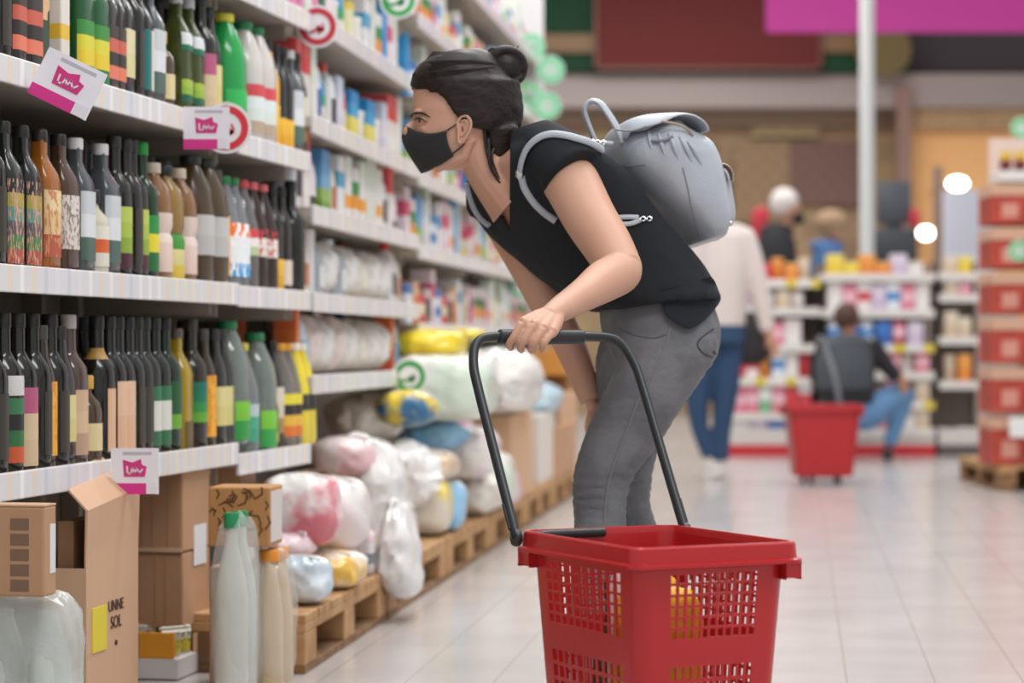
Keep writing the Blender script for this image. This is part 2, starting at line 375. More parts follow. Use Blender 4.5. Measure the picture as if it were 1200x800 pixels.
BV = {  # shape, glass kind, glass colour, cap, labels, words
 'darkcoral': ('square', 'd', DK, '#222222', [(.03, .15, 80, lb('#E0785E', '#2B2622', '#C95F4C', '#3B332C'))], 'black square bottle with coral label'),
 'darkmulti': ('square', 'd', '#1E2320', '#191919', [(.01, .18, 85, lb('#A9463A', '#3F7A44', '#5B5560', '#4F8C86', '#A59A3A', '#20242B', blot='#C99A80', bs=9))], 'dark bottle with many-coloured banded label'),
 'amber': ('square', 'd', '#9A5A17', '#2A211B', [(.03, .17, 75, lb('#B2553A', '#E2C08A', '#E8CFA0', blot='#C98A5C', bs=5))], 'amber oil bottle with cream label'),
 'brownwhite': ('square', 'd', '#4A3020', '#1E1B1A', [(.05, .165, 85, lb('#D6CCC4', '#DAD2CB', blot='#8A7A70', bs=9))], 'brown square bottle with large off-white label'),
 'greywhite': ('square', 'd', '#4A4F52', '#D8D8DA', [(.03, .18, 80, lb('#49645B', '#DADDE0', '#C6CCD0'))], 'grey bottle with tall white label'),
 'smallwhite': ('squat', 'd', '#C9C3B0', '#1E1E1E', [(.02, .11, 85, lb('#DDD8CC', '#D9632F', '#E4DFD2'))], 'small pale bottle with orange mark'),
 'lime': ('wine', 'd', DK, '#222020', [(.02, .16, 75, lb('#4F2431', '#8FA83C', '#A9BE4C', '#B9C75A'))], 'black bottle with lime label'),
 'greenyellow': ('wine', 'd', '#15301C', '#189A3A', [(.02, .15, 75, lb('#1C6C36', '#E4D435', '#2B8F40'))], 'dark bottle with green and yellow label'),
 'olivepet': ('oilpet', 'd', '#8E6E33', '#1D2A1E', [(.0, .115, 88, lb('#E3C84A', '#D9CF90', '#3C8A2C'))], 'golden oil bottle with green leaf label'),
 'pinkpet': ('oilpet', 'd', '#8A6240', '#C9B9A6', [(.02, .16, 88, lb('#D8BFB4', '#E2CFC5'))], 'brown bottle with pale pink label'),
 'browngrey': ('big', 'd', '#4B3B26', '#1C2A1E', [(.07, .17, 88, lb('#B9B8B6', '#C3C2C0'))], 'large brown bottle with grey label'),
 'clearblue': ('soda', 'clear', '#D5DADF', '#1E8044', [(.03, .17, 88, lb('#2B9BD8', '#E6EAEE', '#E3E6EA', '#E9732B', blot='#F2F2F2', bs=4))], 'clear bottle with orange, white and blue label'),
 'clearred': ('soda', 'clear', '#BDB9B8', '#C8414B', [(.09, .16, 88, lb('#B5C49A', '#E7E2E0', '#CF4148'))], 'clear bottle with red cap and white label'),
 'cola': ('soda', 'd', '#33211D', '#D9656B', [(.09, .165, 88, lb('#DDD6CC', '#E2DDD6', '#2A2423', blot='#C8373F', bs=5))], 'dark brown bottle with red cap'),
 'blackyellow': ('tall', 'd', '#1C1B1E', '#151515', [(.0, .09, 85, lb('#F0B32B', '#F2BE3B'))], 'slim black bottle with yellow base'),
 'blackcream': ('tall', 'd', '#201D1C', '#161616', [(.02, .09, 80, lb('#D9CDBB'))], 'slim black bottle with small cream label'),
 'whiteneck': ('wine', 'd', DK, '#1A1A1A', [(.155, .195, 90, lb('#CFCDCB')), (.02, .15, 70, lb('#C5562F', '#2C6C3B', '#24231F', '#38764D'))], 'black bottle with white neck band'),
 'pinkcream': ('wine', 'd', DK, '#201E1D', [(.01, .17, 70, lb('#CDB591', '#D3BC98', '#B4587C'))], 'black bottle with cream and plum label'),
 'strip': ('wine', 'd', '#191918', '#191A18', [(.02, .175, 52, lb('#DFB391', '#E3BD9E'))], 'black bottle with narrow peach label'),
 'goldneck': ('wine', 'd', '#1A1918', '#191817', [(.225, .25, 179, lb('#B78E4B')), (.02, .16, 50, lb('#DDB492'))], 'black bottle with gold neck band'),
 'greenwhite': ('wine', 'd', '#171D18', '#1B241C', [(.02, .16, 62, lb('#2E6B45', '#D8D9D2', '#D8D9D2', '#2F7049'))], 'black bottle with green-edged white label'),
 'rose': ('wine', 'clear', '#9C7C74', '#B8B0AC', [(.02, .16, 88, lb('#B99A82', '#D5B797', '#CFAF8F'))], 'rose glass bottle with beige label'),
 'darkgreenlime': ('wine', 'd', '#14291A', '#1B1A18', [(.055, .09, 88, lb('#6FA630')), (.09, .17, 88, lb('#1F5530'))], 'dark green bottle with lime band'),
 'golden': ('square', 'd', '#A48A1E', '#5A5148', [(.0, .07, 60, lb('#6A5420'))], 'square bottle of golden oil'),
 'teal': ('wine', 'd', '#2D2620', '#3A3530', [(.065, .165, 85, lb('#63A637', '#2F8E43', '#107556', '#0F6E5B'))], 'dark bottle with teal and lime label'),
 'yellowlabel': ('tall', 'd', '#352B20', '#4B443E', [(.025, .18, 88, lb('#EFA92A', '#F1AF33', blot='#D98C1C', bs=5))], 'bottle with tall orange-yellow label'),
 'creamlabel': ('tall', 'd', '#262421', '#2B2A28', [(.05, .15, 80, lb('#D3C77F', '#D9CF90'))], 'slim dark bottle with pale yellow label'),
 'bigclear': ('big', 'clear', '#C4D2C9', '#1B7A4C', [(.01, .11, 70, lb('#2FA548', '#7CC83C'))], 'large clear bottle with green label'),
 'clearyellow': ('soda', 'clear', '#C6CFD2', '#D9C341', [(.03, .13, 60, lb('#3B9C7B', '#4BA88A', '#B9C6C8'))], 'clear bottle with yellow cap and sea-green label'),
 'neon': ('big', 'd', '#1E9A4A', '#D8D23C', [(.07, .12, 88, lb('#2CB456'))], 'bright green bottle with yellow cap'),
 'milk': ('big', 'd', '#C9C4C0', '#177A49', [(.02, .15, 88, lb('#B7A18C', '#D7DFDA', '#DCE6E6', '#D24A50'))], 'whitish bottle with green cap'),
 'honey': ('tall', 'd', '#F0B42E', '#22201F', [(.0, .12, 88, lb('#F3BC30', '#F3C445'))], 'yellow bottle with dark cap'),
 'picture': ('tall', 'd', '#2A2B2E', '#1A1A1A', [(.0, .17, 88, lb('#3A3028', '#A88B4E', '#D8CDB6', '#D8CFBE'))], 'dark bottle with white picture label'),
 'greenneck': ('square', 'd', '#3F4A1C', '#B9BBBD', [(.03, .085, 88, lb('#156043', '#8FB43A', '#A3BE3F')), (.155, .20, 88, lb('#0F6B4C', '#D7DADD', '#D7DADD'))], 'olive green bottle with white neck label'),
 'tealwhite': ('square', 'd', '#1C1C1B', '#1A1A1A', [(.03, .17, 88, bands([(0, '#0B6F6D'), (.45, '#D7D2C4')], .45, axis=1))], 'black bottle with teal and cream label'),
 'cream': ('square', 'd', '#201F1D', '#1C1B1A', [(.045, .155, 80, lb('#D6CD98', '#DCD4A6'))], 'black bottle with pale cream label'),
 'clearcream': ('squat', 'clear', '#8B6B4C', '#C9A24A', [(.025, .085, 88, lb('#DCCB9A'))], 'squat clear bottle with cream square label'),
 'yellowgreen': ('square', 'd', '#15532C', '#1E1E1C', [(.01, .14, 88, lb('#1A7A33', '#E3C62E', '#D9D13C', '#3B8C3A'))], 'green bottle with bright yellow label'),
 'plain': ('wine', 'd', '#1B1A19', '#191818', [(.03, .16, 40, lb('#3A352E'))], 'plain black bottle'),
 'plainsq': ('square', 'd', '#1E1C1B', '#1C1B1A', [(.04, .14, 60, lb('#403A33'))], 'plain black square bottle'),
 'greenlid': ('squat', 'd', '#3E4520', '#0E7A3C', [(.02, .1, 88, lb('#B9B04A', '#5E6B2C', '#7C8A3A'))], 'jar-shaped bottle with green lid'),
 'orangelid': ('soda', 'clear', '#C9BFB6', '#E8A12C', [(.03, .15, 88, lb('#D9722E', '#E2B33C', '#2B2724', '#E4D43C'))], 'orange-capped bottle with black and yellow label'),
 'yellowblack': ('soda', 'd', '#E3CF32', '#E8E3DA', [(.1, .17, 88, lb('#2A2826', '#3A3633', '#E3D33A'))], 'yellow bottle with black band'),
}
TOP = [(-30, 'plainsq'), (-12, 'plain'), (6, 'darkcoral'), (24, 'darkcoral'), (86, 'yellowgreen'), (104, 'yellowgreen'), (116, 'darkcoral'), (126, 'darkcoral'), (136, 'cream'), (148, 'plain'),
       (159, 'tealwhite'), (172, 'greywhite'), (186, 'clearcream'), (206, 'greenneck'), (220, 'greenneck'), (234, 'pinkcream'), (244, 'creamlabel'), (262, 'neon'), (284, 'milk'), (298, 'milk'), (313, 'honey'),
       (322, 'blackyellow'), (330, 'blackyellow'), (338, 'greywhite'), (346, 'picture')]
MID = [(-18, 'plain'), (2, 'darkmulti'), (24, 'darkmulti'), (46, 'amber'), (68, 'brownwhite'), (88, 'greywhite'), (107, 'smallwhite'), (118, 'greywhite'), (133, 'lime'), (146, 'plain'), (153, 'lime'), (165, 'greenyellow'),
       (178, 'pinkpet'), (192, 'olivepet'), (208, 'pinkpet'), (223, 'browngrey'), (240, 'browngrey'), (253, 'yellowlabel'), (262, 'clearblue'), (272, 'clearblue'), (283, 'clearred'), (294, 'cola'), (306, 'cola'), (318, 'blackyellow'), (328, 'blackcream'), (340, 'plain')]
LOW = [(-15, 'plain'), (3, 'whiteneck'), (20, 'pinkcream'), (37, 'plain'), (47, 'yellowlabel'), (58, 'plain'), (69, 'creamlabel'), (80, 'rose'), (99, 'clearcream'), (113, 'goldneck'), (127, 'strip'), (137, 'strip'), (149, 'plain'), (159, 'plain'),
       (168, 'greenwhite'), (180, 'greenwhite'), (192, 'darkgreenlime'), (206, 'golden'), (223, 'teal'), (237, 'yellowlabel'), (250, 'creamlabel'), (258, 'creamlabel'), (266, 'bigclear')]
LOWB = [(283, 'clearyellow'), (298, 'bigclear'), (310, 'greenlid'), (318, 'picture'), (327, 'orangelid'), (335, 'orangelid'), (344, 'yellowblack'), (352, 'yellowblack')]
random.seed(3)
def stock(lst, h, shelf, rows=3, end=None):
    for i, (x, k) in enumerate(lst):
        v = BV[k]; hh = h
        t = R1.t(x, .055)
        if end is not None and t > TJ: hh = end
        for r in range(rows):
            b = .055+r*.11
            if k in ('browngrey', 'bigclear', 'neon', 'milk') and r: b += .01*r
            if b > .37: continue
            w = {0: 'front row', 1: 'second row', 2: 'back row'}[r]
            kk = k if r == 0 or random.random() < .6 else random.choice(['plain', 'plainsq', k])
            vv = BV[kk]
            lab = '%s, %s from left, %s, %s' % (vv[5], nth(i), w, shelf)
            put(bottle(*vv[:5]), R1.at(t+(0 if r == 0 else random.uniform(-.004, .004)), b, hh), R1.ang+random.uniform(-.12, .12), lab, 'bottles on the %s' % shelf, 1.13)
stock(TOP, H1A[2], 'upper shelf', end=H1B[2])
stock(MID, H1A[1], 'middle shelf', end=H1B[1])
stock(LOW, H1A[0], 'lower shelf')
stock(LOWB, H1B[0], 'short low shelf', rows=2)
# cartons among the bottles
def carton(name, run, t, b, z, l, w, h, m, label, cat='carton', group=None, flap=True, lean=0):
    root = thing(name, label, cat, run.at(t, b, z), run.ang, group)
    link('box_body', B(-w, 0, 0, l, 0, h, min(.004, h*.05)), m, root, False)
    if flap: link('top_seam', B(-w*.52, -w*.48, .004, l-.004, h-.0005, h+.0012), mat('#C9B49A', .5), root, False)
    return root
carton('wine_carton', R1, R1.t(37, .02)-.0, .02, H1A[2]+.001, .1, .09, .27, bands([(0, '#5A3A25'), (.12, '#30452E'), (.4, '#D9AE84'), (.62, '#DDBB95')], blot='#23331F', bs=4, thr=.62), 'cream and green drink carton among the bottles of the upper shelf')
carton('brown_carton', R1, R1.t(60, .05), .05, H1A[2]+.001, .05, .09, .27, bands([(0, '#6B3F1E'), (.6, '#7C4A22')]), 'plain brown carton beside the cream carton on the upper shelf')
carton('white_carton', R1, R1.t(72, .02), .02, H1A[2]+.001, .05, .09, .27, bands([(0, '#D9D2C8'), (.3, '#E2B83C'), (.42, '#DED8D0')]), 'white carton with yellow lettering on the upper bottle shelf')
# yellow food carton hanging over the short shelf
carton('food_carton', R1, R1.t(338, .17), .17, H1B[0]+.001, .16, .06, .36, bands([(0, '#B9B6C4'), (.12, '#E7A52C'), (.34, '#C77A2C'), (.52, '#EDB13A'), (.62, '#B9562C'), (.8, '#F0B432')]), 'tall orange-yellow food carton at the end of the short lower shelf')
# ------------------------------------------------------------------ packaged goods
def blob(l, w, h, e=3.2, amp=.06, seed=0, squash=0, seg=44, taper=0, sag=0):
    """soft filled bag or pack: rounded box with creased, uneven sides; base at z=0"""
    bm = bmesh.new(); q = bmesh.ops.create_uvsphere(bm, u_segments=seg, v_segments=seg//2+4, radius=1)
    for v in q['verts']:
        p = v.co.normalized(); m = (abs(p.x)**e+abs(p.y)**e+abs(p.z)**e)**(-1/e); p = p*m
        s = Vector((p.x*w/2, p.y*l/2, p.z*h/2))
        n1 = noise.noise(s*13+Vector((seed, 3, 1))); n2 = .9-2.2*abs(noise.noise(s*24+Vector((1, seed, 5))))
        f = 1+amp*(n1*1.5+n2*.7); s.x *= f; s.y *= f
        if s.z > 0: s.z *= 1+amp*(n1+n2)
        k = (s.z/h+.5); s.x *= 1-taper*k; s.y *= 1-taper*k*.6
        if sag: s.x += sag*(1-k)**2*w
        s.z = max(s.z, -h/2*.99); v.co = s+Vector((0, 0, h/2*.99))
    return bm
WH = '#E6E2DE'
def film(c='#E4E1DE', c2=None, bump=.6, sc=5): return mat(c, .28, coat=.35, bump=bump, bscale=22, noise_col=c2, nscale=sc)
def pk_box(w, l, h, m, m2=None, seedv=0):
    def f(root):
        link('box_body', B(-w, 0, -l/2, l/2, 0, h, .003), m, root, False)
        link('end_flap', B(-w+.006, -.006, -l/2+.004, l/2-.004, h-.001, h+.0015, .0005), m2 or mat('#E9E6E2', .5), root, False)
    return f
def pk_pouch(w, l, h, m, m2):
    def f(root):
        b = blob(l, w, h*.93, 2.6, .05, l*99, taper=.25); b.transform(Matrix.Translation((-w/2, 0, 0))); link('pouch_body', b, m, root)
        link('top_seal', B(-w/2-.004, -w/2+.004, -l*.36, l*.36, h*.9, h, .001), m2, root, False)
    return f
def pk_jug(w, l, h, m, m2, m3):
    def f(root):
        rs = []
        for z, a, b_ in ((0, .46, .46), (.02, .5, .5), (.55, .5, .5), (.72, .46, .42), (.84, .3, .2), (.88, .2, .16)):
            rs.append([Vector((-w/2+w*a*sup(2*PI*i/20, 3)[0], l*b_*sup(2*PI*i/20, 3)[1], z*h)) for i in range(20)])
        bm = bmesh.new(); rings(bm, rs); link('jug_body', bm, m, root)
        bm = lathe(bmesh.new(), [(.2*w, .87*h), (.2*w, h*.99), (.17*w, h)], 14); bm.transform(Matrix.Translation((-w/2, 0, 0))); link('cap', bm, m2, root)
        link('label', B(-.004, .0012, -l*.32, l*.32, h*.15, h*.5, .001), m3, root, False)
    return f
def pk_tub(w, l, h, m, m2):
    def f(root):
        bm = lathe(bmesh.new(), [(.42*w, 0), (.48*w, .01), (.5*w, h*.86)], 20); bm.transform(Matrix.Translation((-w/2, 0, 0))); link('tub_body', bm, m, root)
        bm = lathe(bmesh.new(), [(.52*w, h*.85), (.52*w, h*.97), (.48*w, h)], 20); bm.transform(Matrix.Translation((-w/2, 0, 0))); link('lid', bm, m2, root)
    return f
def pk_bag(w, l, h, m, m2):
    def f(root):
        b = blob(l, w, h, 2.5, .13, l*77+h*31); b.transform(Matrix.Translation((-w/2, 0, 0))); link('bag_body', b, m, root)
        b = blob(l*.5, w*.25, h*.16, 2, .2, 4); b.transform(Matrix.Translation((-w/2, 0, h*.93))); link('gathered_top', b, m2, root)
    return f
b1 = lambda *c, blot=None, bs=3, axis=2, thr=.55: bands([(i/len(c), x) for i, x in enumerate(c)], .4, blot, axis, bs, thr)
PV = {
 'redwhite': (pk_box(.10, .085, .23, b1('#E3DEDA', '#E6E2DE', '#E1DAD4', '#D8413E', '#DE5452')), 'white and red tall carton', .1, .23),
 'whitetall': (pk_box(.09, .075, .24, b1('#E6E3DF', '#DDE3D9', blot='#CFDCC8')), 'white tall carton', .09, .24),
 'blueslim': (pk_jug(.06, .055, .23, mat('#DADFE8', .35), mat('#28418F', .4), mat('#3B5FAE', .4)), 'slim white blue-capped bottle', .07, .23),
 'bluepouch': (pk_pouch(.09, .11, .19, b1('#8A5A3C', '#DAD5C8', '#2F9B5C', '#2C93C4', '#3AA6D2'), mat('#3AA6D2')), 'blue and green pouch', .13, .19),
 'lavender': (pk_box(.09, .09, .19, b1('#CFCBDD', '#DAD6E2', '#C7CFDF')), 'pale lavender carton', .1, .19),
 'redyellow': (pk_pouch(.08, .09, .2, b1('#E6D26A', '#D8D3B8', '#C93F5A', '#DFA0AD'), mat('#C94F66')), 'red and yellow pouch', .1, .2),
 'blueyellow': (pk_box(.12, .14, .17, b1('#D8CC58', '#E0D46A', '#3A9FD0', '#1F86C2')), 'blue and yellow pack', .16, .17),
 'whitetub': (pk_tub(.11, .11, .12, mat('#E5E1DC', .35), mat('#E9E6E2', .35)), 'white round tub', .13, .12),
 'greentub': (pk_tub(.12, .12, .17, b1('#1E7B58', '#D9DCD7', '#DADDDA'), mat('#CBD3CE', .3)), 'white tin with green bottom stripe', .14, .17),
 'pinkpouch': (pk_pouch(.1, .13, .2, b1('#2E2C30', '#E6DCE2', '#E7E0E3', '#D77BB0'), mat('#E3A8C8')), 'white and pink pouch', .15, .2),
 'bluegreen': (pk_box(.1, .13, .2, b1('#6E9A3A', '#8FB45A', '#6FA9CF', '#5D9CCB', '#4F92C6')), 'sky blue and green carton', .15, .2),
 'cream': (pk_jug(.08, .075, .19, mat('#DCD2BF', .35), mat('#C9B79C', .4), mat('#C4795A', .4)), 'cream bottle with tan label', .1, .19),
 'whiteblue': (pk_box(.1, .1, .2, b1('#E7E8E8', '#E4E6E8', '#4FA6CC', '#E8E8E8')), 'white carton with blue mark', .12, .2),
 'whiteorange': (pk_box(.1, .1, .21, b1('#E8E6E2', '#EFA035', '#E8E6E2', '#E5E4E0', '#DDE5DA')), 'white carton with orange square', .12, .21),
 'whitegreen': (pk_box(.1, .1, .18, b1('#E4E2DE', '#E8962F', '#1E8E48', '#E6E4E0')), 'white carton with green picture', .12, .18),
 'spraywhite': (pk_jug(.08, .085, .22, mat('#E2E1E4', .3), mat('#D8463C', .4), mat('#3E3A44', .4)), 'white bottle with red cap', .1, .22),
 'tube': (pk_tub(.07, .07, .2, mat('#E3E0E2', .35), mat('#E8E5E6', .35)), 'tall white cylinder', .09, .2),
 'clearjug': (pk_jug(.12, .12, .19, mat('#CDD6DE', .15, trans=.4), mat('#D6DCE0', .3), mat('#DDE1E4', .4)), 'pale clear plastic jug', .14, .19),
 'whitebag': (pk_bag(.2, .22, .17, film(), film()), 'crumpled white plastic bag', .2, .17),
 'creambag': (pk_bag(.2, .24, .15, film('#E0D9CC'), film('#E3DCD0')), 'crumpled cream plastic bag', .22, .15),
 'bluebox': (pk_box(.12, .14, .15, b1('#D5DEEA', '#3D77BC', '#DDE3EC', '#3D77BC')), 'white box with blue bands', .16, .15),
 'bluejug': (pk_jug(.1, .11, .21, mat('#C5D7E6', .25, coat=.3), mat('#2A66B4', .35), mat('#8FB8DA', .4)), 'pale blue detergent bottle', .13, .21),
 'orange': (pk_box(.07, .05, .2, b1('#C9532B', '#E07A3A', '#D96A34')), 'orange carton', .06, .2),
 'pinkbag': (pk_bag(.16, .18, .18, film('#DFCBC6', '#E8DEDA'), film('#DFCFCA')), 'pale pink soft bag', .18, .18),
 'pinkbottle': (pk_jug(.1, .1, .22, b1('#D88AB0', '#E6E1E4', '#2E2B30', '#E28BB4', '#E9E6E8'), mat('#2C292C', .4), mat('#E17FAE', .4)), 'pink and black labelled bottle', .12, .22),
 'redgreen': (pk_box(.08, .06, .2, b1('#17704B', '#196A48', '#C4344F', '#C83F58')), 'dark green and red carton', .08, .2),
 'bluetall': (pk_box(.08, .08, .24, b1('#2F8FD0', '#3A9AD8')), 'bright blue tall carton', .1, .24),
 'pinktall': (pk_box(.09, .09, .22, b1('#E5C9D4', '#EBDBE2', '#D9577E', '#E8D2DB')), 'pink and white carton', .11, .22),
 'yellowtub': (pk_tub(.11, .11, .15, mat('#E4DDB0', .35), mat('#DFC643', .35)), 'pale tub with yellow lid', .13, .15),
 'redpack': (pk_box(.1, .14, .12, b1('#D2434F', '#E6D7B0', '#D9505A')), 'red pack with cream label', .16, .12),
 'orangepack': (pk_box(.1, .12, .16, b1('#C9742C', '#D98B4A', '#E2B38A')), 'orange and tan pack', .14, .16),
 'darkpack': (pk_box(.1, .11, .14, b1('#8A7C60', '#3A3A48', '#4A4A58', '#C9C5C0')), 'dark grey pack with pale top', .13, .14),
 'greenpack': (pk_box(.1, .12, .17, b1('#E2E4DC', '#8CBF8A', '#E4E6DE')), 'white pack with pale green band', .14, .17),
}
PROTO = {}
def item(k, loc, ang, label, group):
    f = PV[k][0]
    if k in PROTO: return dup(PROTO[k], loc, ang, label, group)
    root = thing({'pk_box': 'carton', 'pk_pouch': 'pouch', 'pk_jug': 'detergent_bottle', 'pk_tub': 'tub', 'pk_bag': 'plastic_bag'}[f.__qualname__.split('.')[0]], label, 'package', loc, ang, group); f(root); PROTO[k] = root; return root
def fill(run, t0, t1, h, keys, shelf, unit, b=.05, maxh=.3, deep=2):
    t = t0; i = 0
    while True:
        k = keys[i % len(keys)]; wd = PV[k][2]
        if t+wd > t1: break
        for r in range(deep if i % 2 == 0 and 'bag' not in k else 1):
            w = '' if r == 0 else ', behind another'
            item(k, run.at(t+wd/2, b+r*.16, h+.001), run.ang, '%s, %s from left%s, %s' % (PV[k][1], nth(i), w, shelf), 'goods on the %s of the %s' % (shelf, unit))
        t += wd+.006; i += 1
U = 'unit left of the woman'
fill(R2, .06, T2-.03, H2[4], ['pinkbottle', 'whitetall', 'pinkbottle', 'redgreen', 'pinktall', 'whitetub', 'bluepouch', 'yellowtub', 'whitetub', 'whiteblue', 'whitetall', 'whitegreen', 'bluetall', 'pinktall', 'whitetall'], 'fifth shelf of middle unit', U)
fill(R2, .06, T2-.03, H2[3], ['redwhite', 'redwhite', 'whitetall', 'blueslim', 'bluepouch', 'spraywhite', 'lavender', 'redyellow', 'blueyellow', 'whitetub', 'blueyellow', 'whitetub', 'lavender'], 'fourth shelf of middle unit', U)
fill(R2, .06, T2-.03, H2[2], ['spraywhite', 'redwhite', 'pinkpouch', 'bluegreen', 'cream', 'whiteblue', 'whiteorange', 'whitegreen', 'whiteorange', 'whitetall', 'whitetall', 'whiteorange'], 'third shelf of middle unit', U)
fill(R2, .06, T2-.03, H2[1], ['spraywhite', 'cream', 'tube', 'clearjug', 'whitebag', 'clearjug', 'whitebag', 'creambag', 'whitebag', 'whitebag'], 'second shelf of middle unit', U)
fill(R2, .06, T2-.03, H2[0], ['orange', 'bluejug', 'pinkbag', 'whitebag', 'pinkbag', 'whitebag', 'creambag', 'whitebag', 'whitebag'], 'lowest shelf of middle unit', U)
fill(R2, .06, T2-.03, H2[5], ['whitetall', 'pinktall', 'redyellow', 'whitetub', 'lavender', 'pinkbottle'], 'top shelf of middle unit', U)
fill(R1, TJ+.02, TE-.02, H1B[3], ['whitetall', 'pinktall', 'greentub', 'whitetall', 'redgreen', 'pinkbottle'], 'top shelf above bottles', 'narrow unit')
fill(R1, R1.t(230), TJ-.02, H1A[3], ['whitetub', 'whitetall', 'darkpack'], 'top shelf beside red sign', 'nearest unit')
item('greentub', R1.at(TE-.1, .1, H1B[1]+.001), R1.ang, 'white tin with green stripe at the right end of the middle bottle shelf', 'tins')
random.seed(11)
ks = ['whitetall', 'pinktall', 'whiteblue', 'redyellow', 'cream', 'lavender', 'whiteorange', 'bluetall', 'yellowtub', 'whitetub', 'redpack', 'greenpack', 'whitegreen', 'pinkbottle', 'bluegreen', 'orangepack', 'bluebox']
names = ['lowest', 'second', 'third', 'fourth', 'fifth', 'top']
for a, b_, un in ((T2, T3, 'unit behind mask'), (T3, T4, 'farthest unit')):
    for j, h in enumerate(H3):
        kk = [random.choice(ks) for _ in range(14)]
        if un == 'unit behind mask' and j == 0: kk = ['bluebox', 'orangepack', 'redpack', 'darkpack', 'pinktall', 'bluebox', 'redpack', 'darkpack', 'orangepack', 'whiteblue']
        fill(R2, a+.03, b_-.03, h, kk, '%s shelf, %s' % (names[j], un), un, deep=1, maxh=.2)

# ------------------------------------------------------------------ shelf signs
MW = mat('#ECEAEE', .35)
def ring_mesh(r0, r1, t, seg=40):
    bm = bmesh.new(); rs = []
    for r, y in ((r0, 0), (r1, 0), (r1, t), (r0, t)):
        rs.append([Vector((r*math.cos(2*PI*i/seg), y, r*math.sin(2*PI*i/seg))) for i in range(seg)])
    rs.append(rs[0]); vv = [[bm.verts.new(p) for p in r] for r in rs[:4]]
    for a, b in ((0, 1), (1, 2), (2, 3), (3, 0)):
        for i in range(seg): bm.faces.new((vv[a][i], vv[a][(i+1) % seg], vv[b][(i+1) % seg], vv[b][i]))
    return bm
def strokes(ls, y, w, t=.0012):
    """flat printed strokes: each a list of (x,z) points"""
    bm = bmesh.new()
    for l in ls:
        for a, b in zip(l, l[1:]):
            A, Bv = Vector((a[0], 0, a[1])), Vector((b[0], 0, b[1])); d = (Bv-A).normalized(); n = Vector((-d.z, 0, d.x))*w/2; d = d*w*.35
            q = [A-d+n, A-d-n, Bv+d-n, Bv+d+n]
            f = [bm.verts.new(p+Vector((0, y, 0))) for p in q]; g = [bm.verts.new(p+Vector((0, y-t, 0))) for p in q]
            bm.faces.new(f); bm.faces.new(g[::-1])
            for i in range(4): bm.faces.new((f[i], f[(i+1) % 4], g[(i+1) % 4], g[i]))
    return bm
def circle_sign(px, py, Z, dpx, col, label, yaw=0, glyph=True, clear=False, group=None):
    r = dpx/FP*Z/2; p = W(px, py, Z)
    s = thing('round_shelf_sign', label, 'sign', p, yaw, group)
    bm = lathe(bmesh.new(), [(r, 0), (r, .0015)], 40); bm.transform(Matrix.Rotation(PI/2, 4, 'X'))
    link('disc', bm, mat('#E8E6E9', .3) if not clear else mat('#CDE8D6', .2, trans=.4), s, False)
    b = ring_mesh(r*.6, r*.87, .0012); b.transform(Matrix.Translation((0, -.0030, 0))); link('printed_ring', b, mat(col, .4), s, False)
    if glyph:
        link('printed_arrow', strokes([[(-.6*r, -.15*r), (-.3*r, -.28*r), (0, -.12*r), (.2*r, -.18*r)], [(.02*r, .0), (.25*r, -.15*r), (.05*r, -.3*r)]], -.0018, r*.14), mat(col, .4), s, False)
        link('printed_mark', strokes([[(.22*r, .12*r), (.3*r, -.05*r)]], -.0018, r*.1), mat('#3A4E8C' if col[1] < '9' else '#C96A7C', .4), s, False)
    link('clip', B(-r*.12, r*.12, -.002, .03, r*.9, r*1.02, .001), mat('#DADADC', .2), s, False)
    return s
circle_sign(265, 150, R1.px(234, -.012).y, 60, '#D5303A', 'white round sign with red ring beside the pink ticket')
circle_sign(372, 31, 6.84, 50, '#C62F42', 'white round sign with red ring above the red and white cartons')
circle_sign(480, 441, 8.3, 42, '#0E9A3C', 'white round sign with green ring by the yellow packs')
circle_sign(467, 0, 8.0, 44, '#1FA046', 'white round sign with green ring at the top edge')
circle_sign(611, 335, 12.0, 30, '#47B65C', 'small blurred green round sign behind the forearm', glyph=False)
for i, (x, y, l) in enumerate(((622, 55, 'highest'), (645, 82, 'right-hand upper'), (619, 112, 'left-hand lower'), (641, 124, 'lowest'))):
    circle_sign(x, y, 12.6-i*.05, 34, '#5FC08A', '%s pale green disc of the cluster above the hair bun' % l, clear=True, glyph=(i % 2 == 0), group='pale green discs by the hair bun')
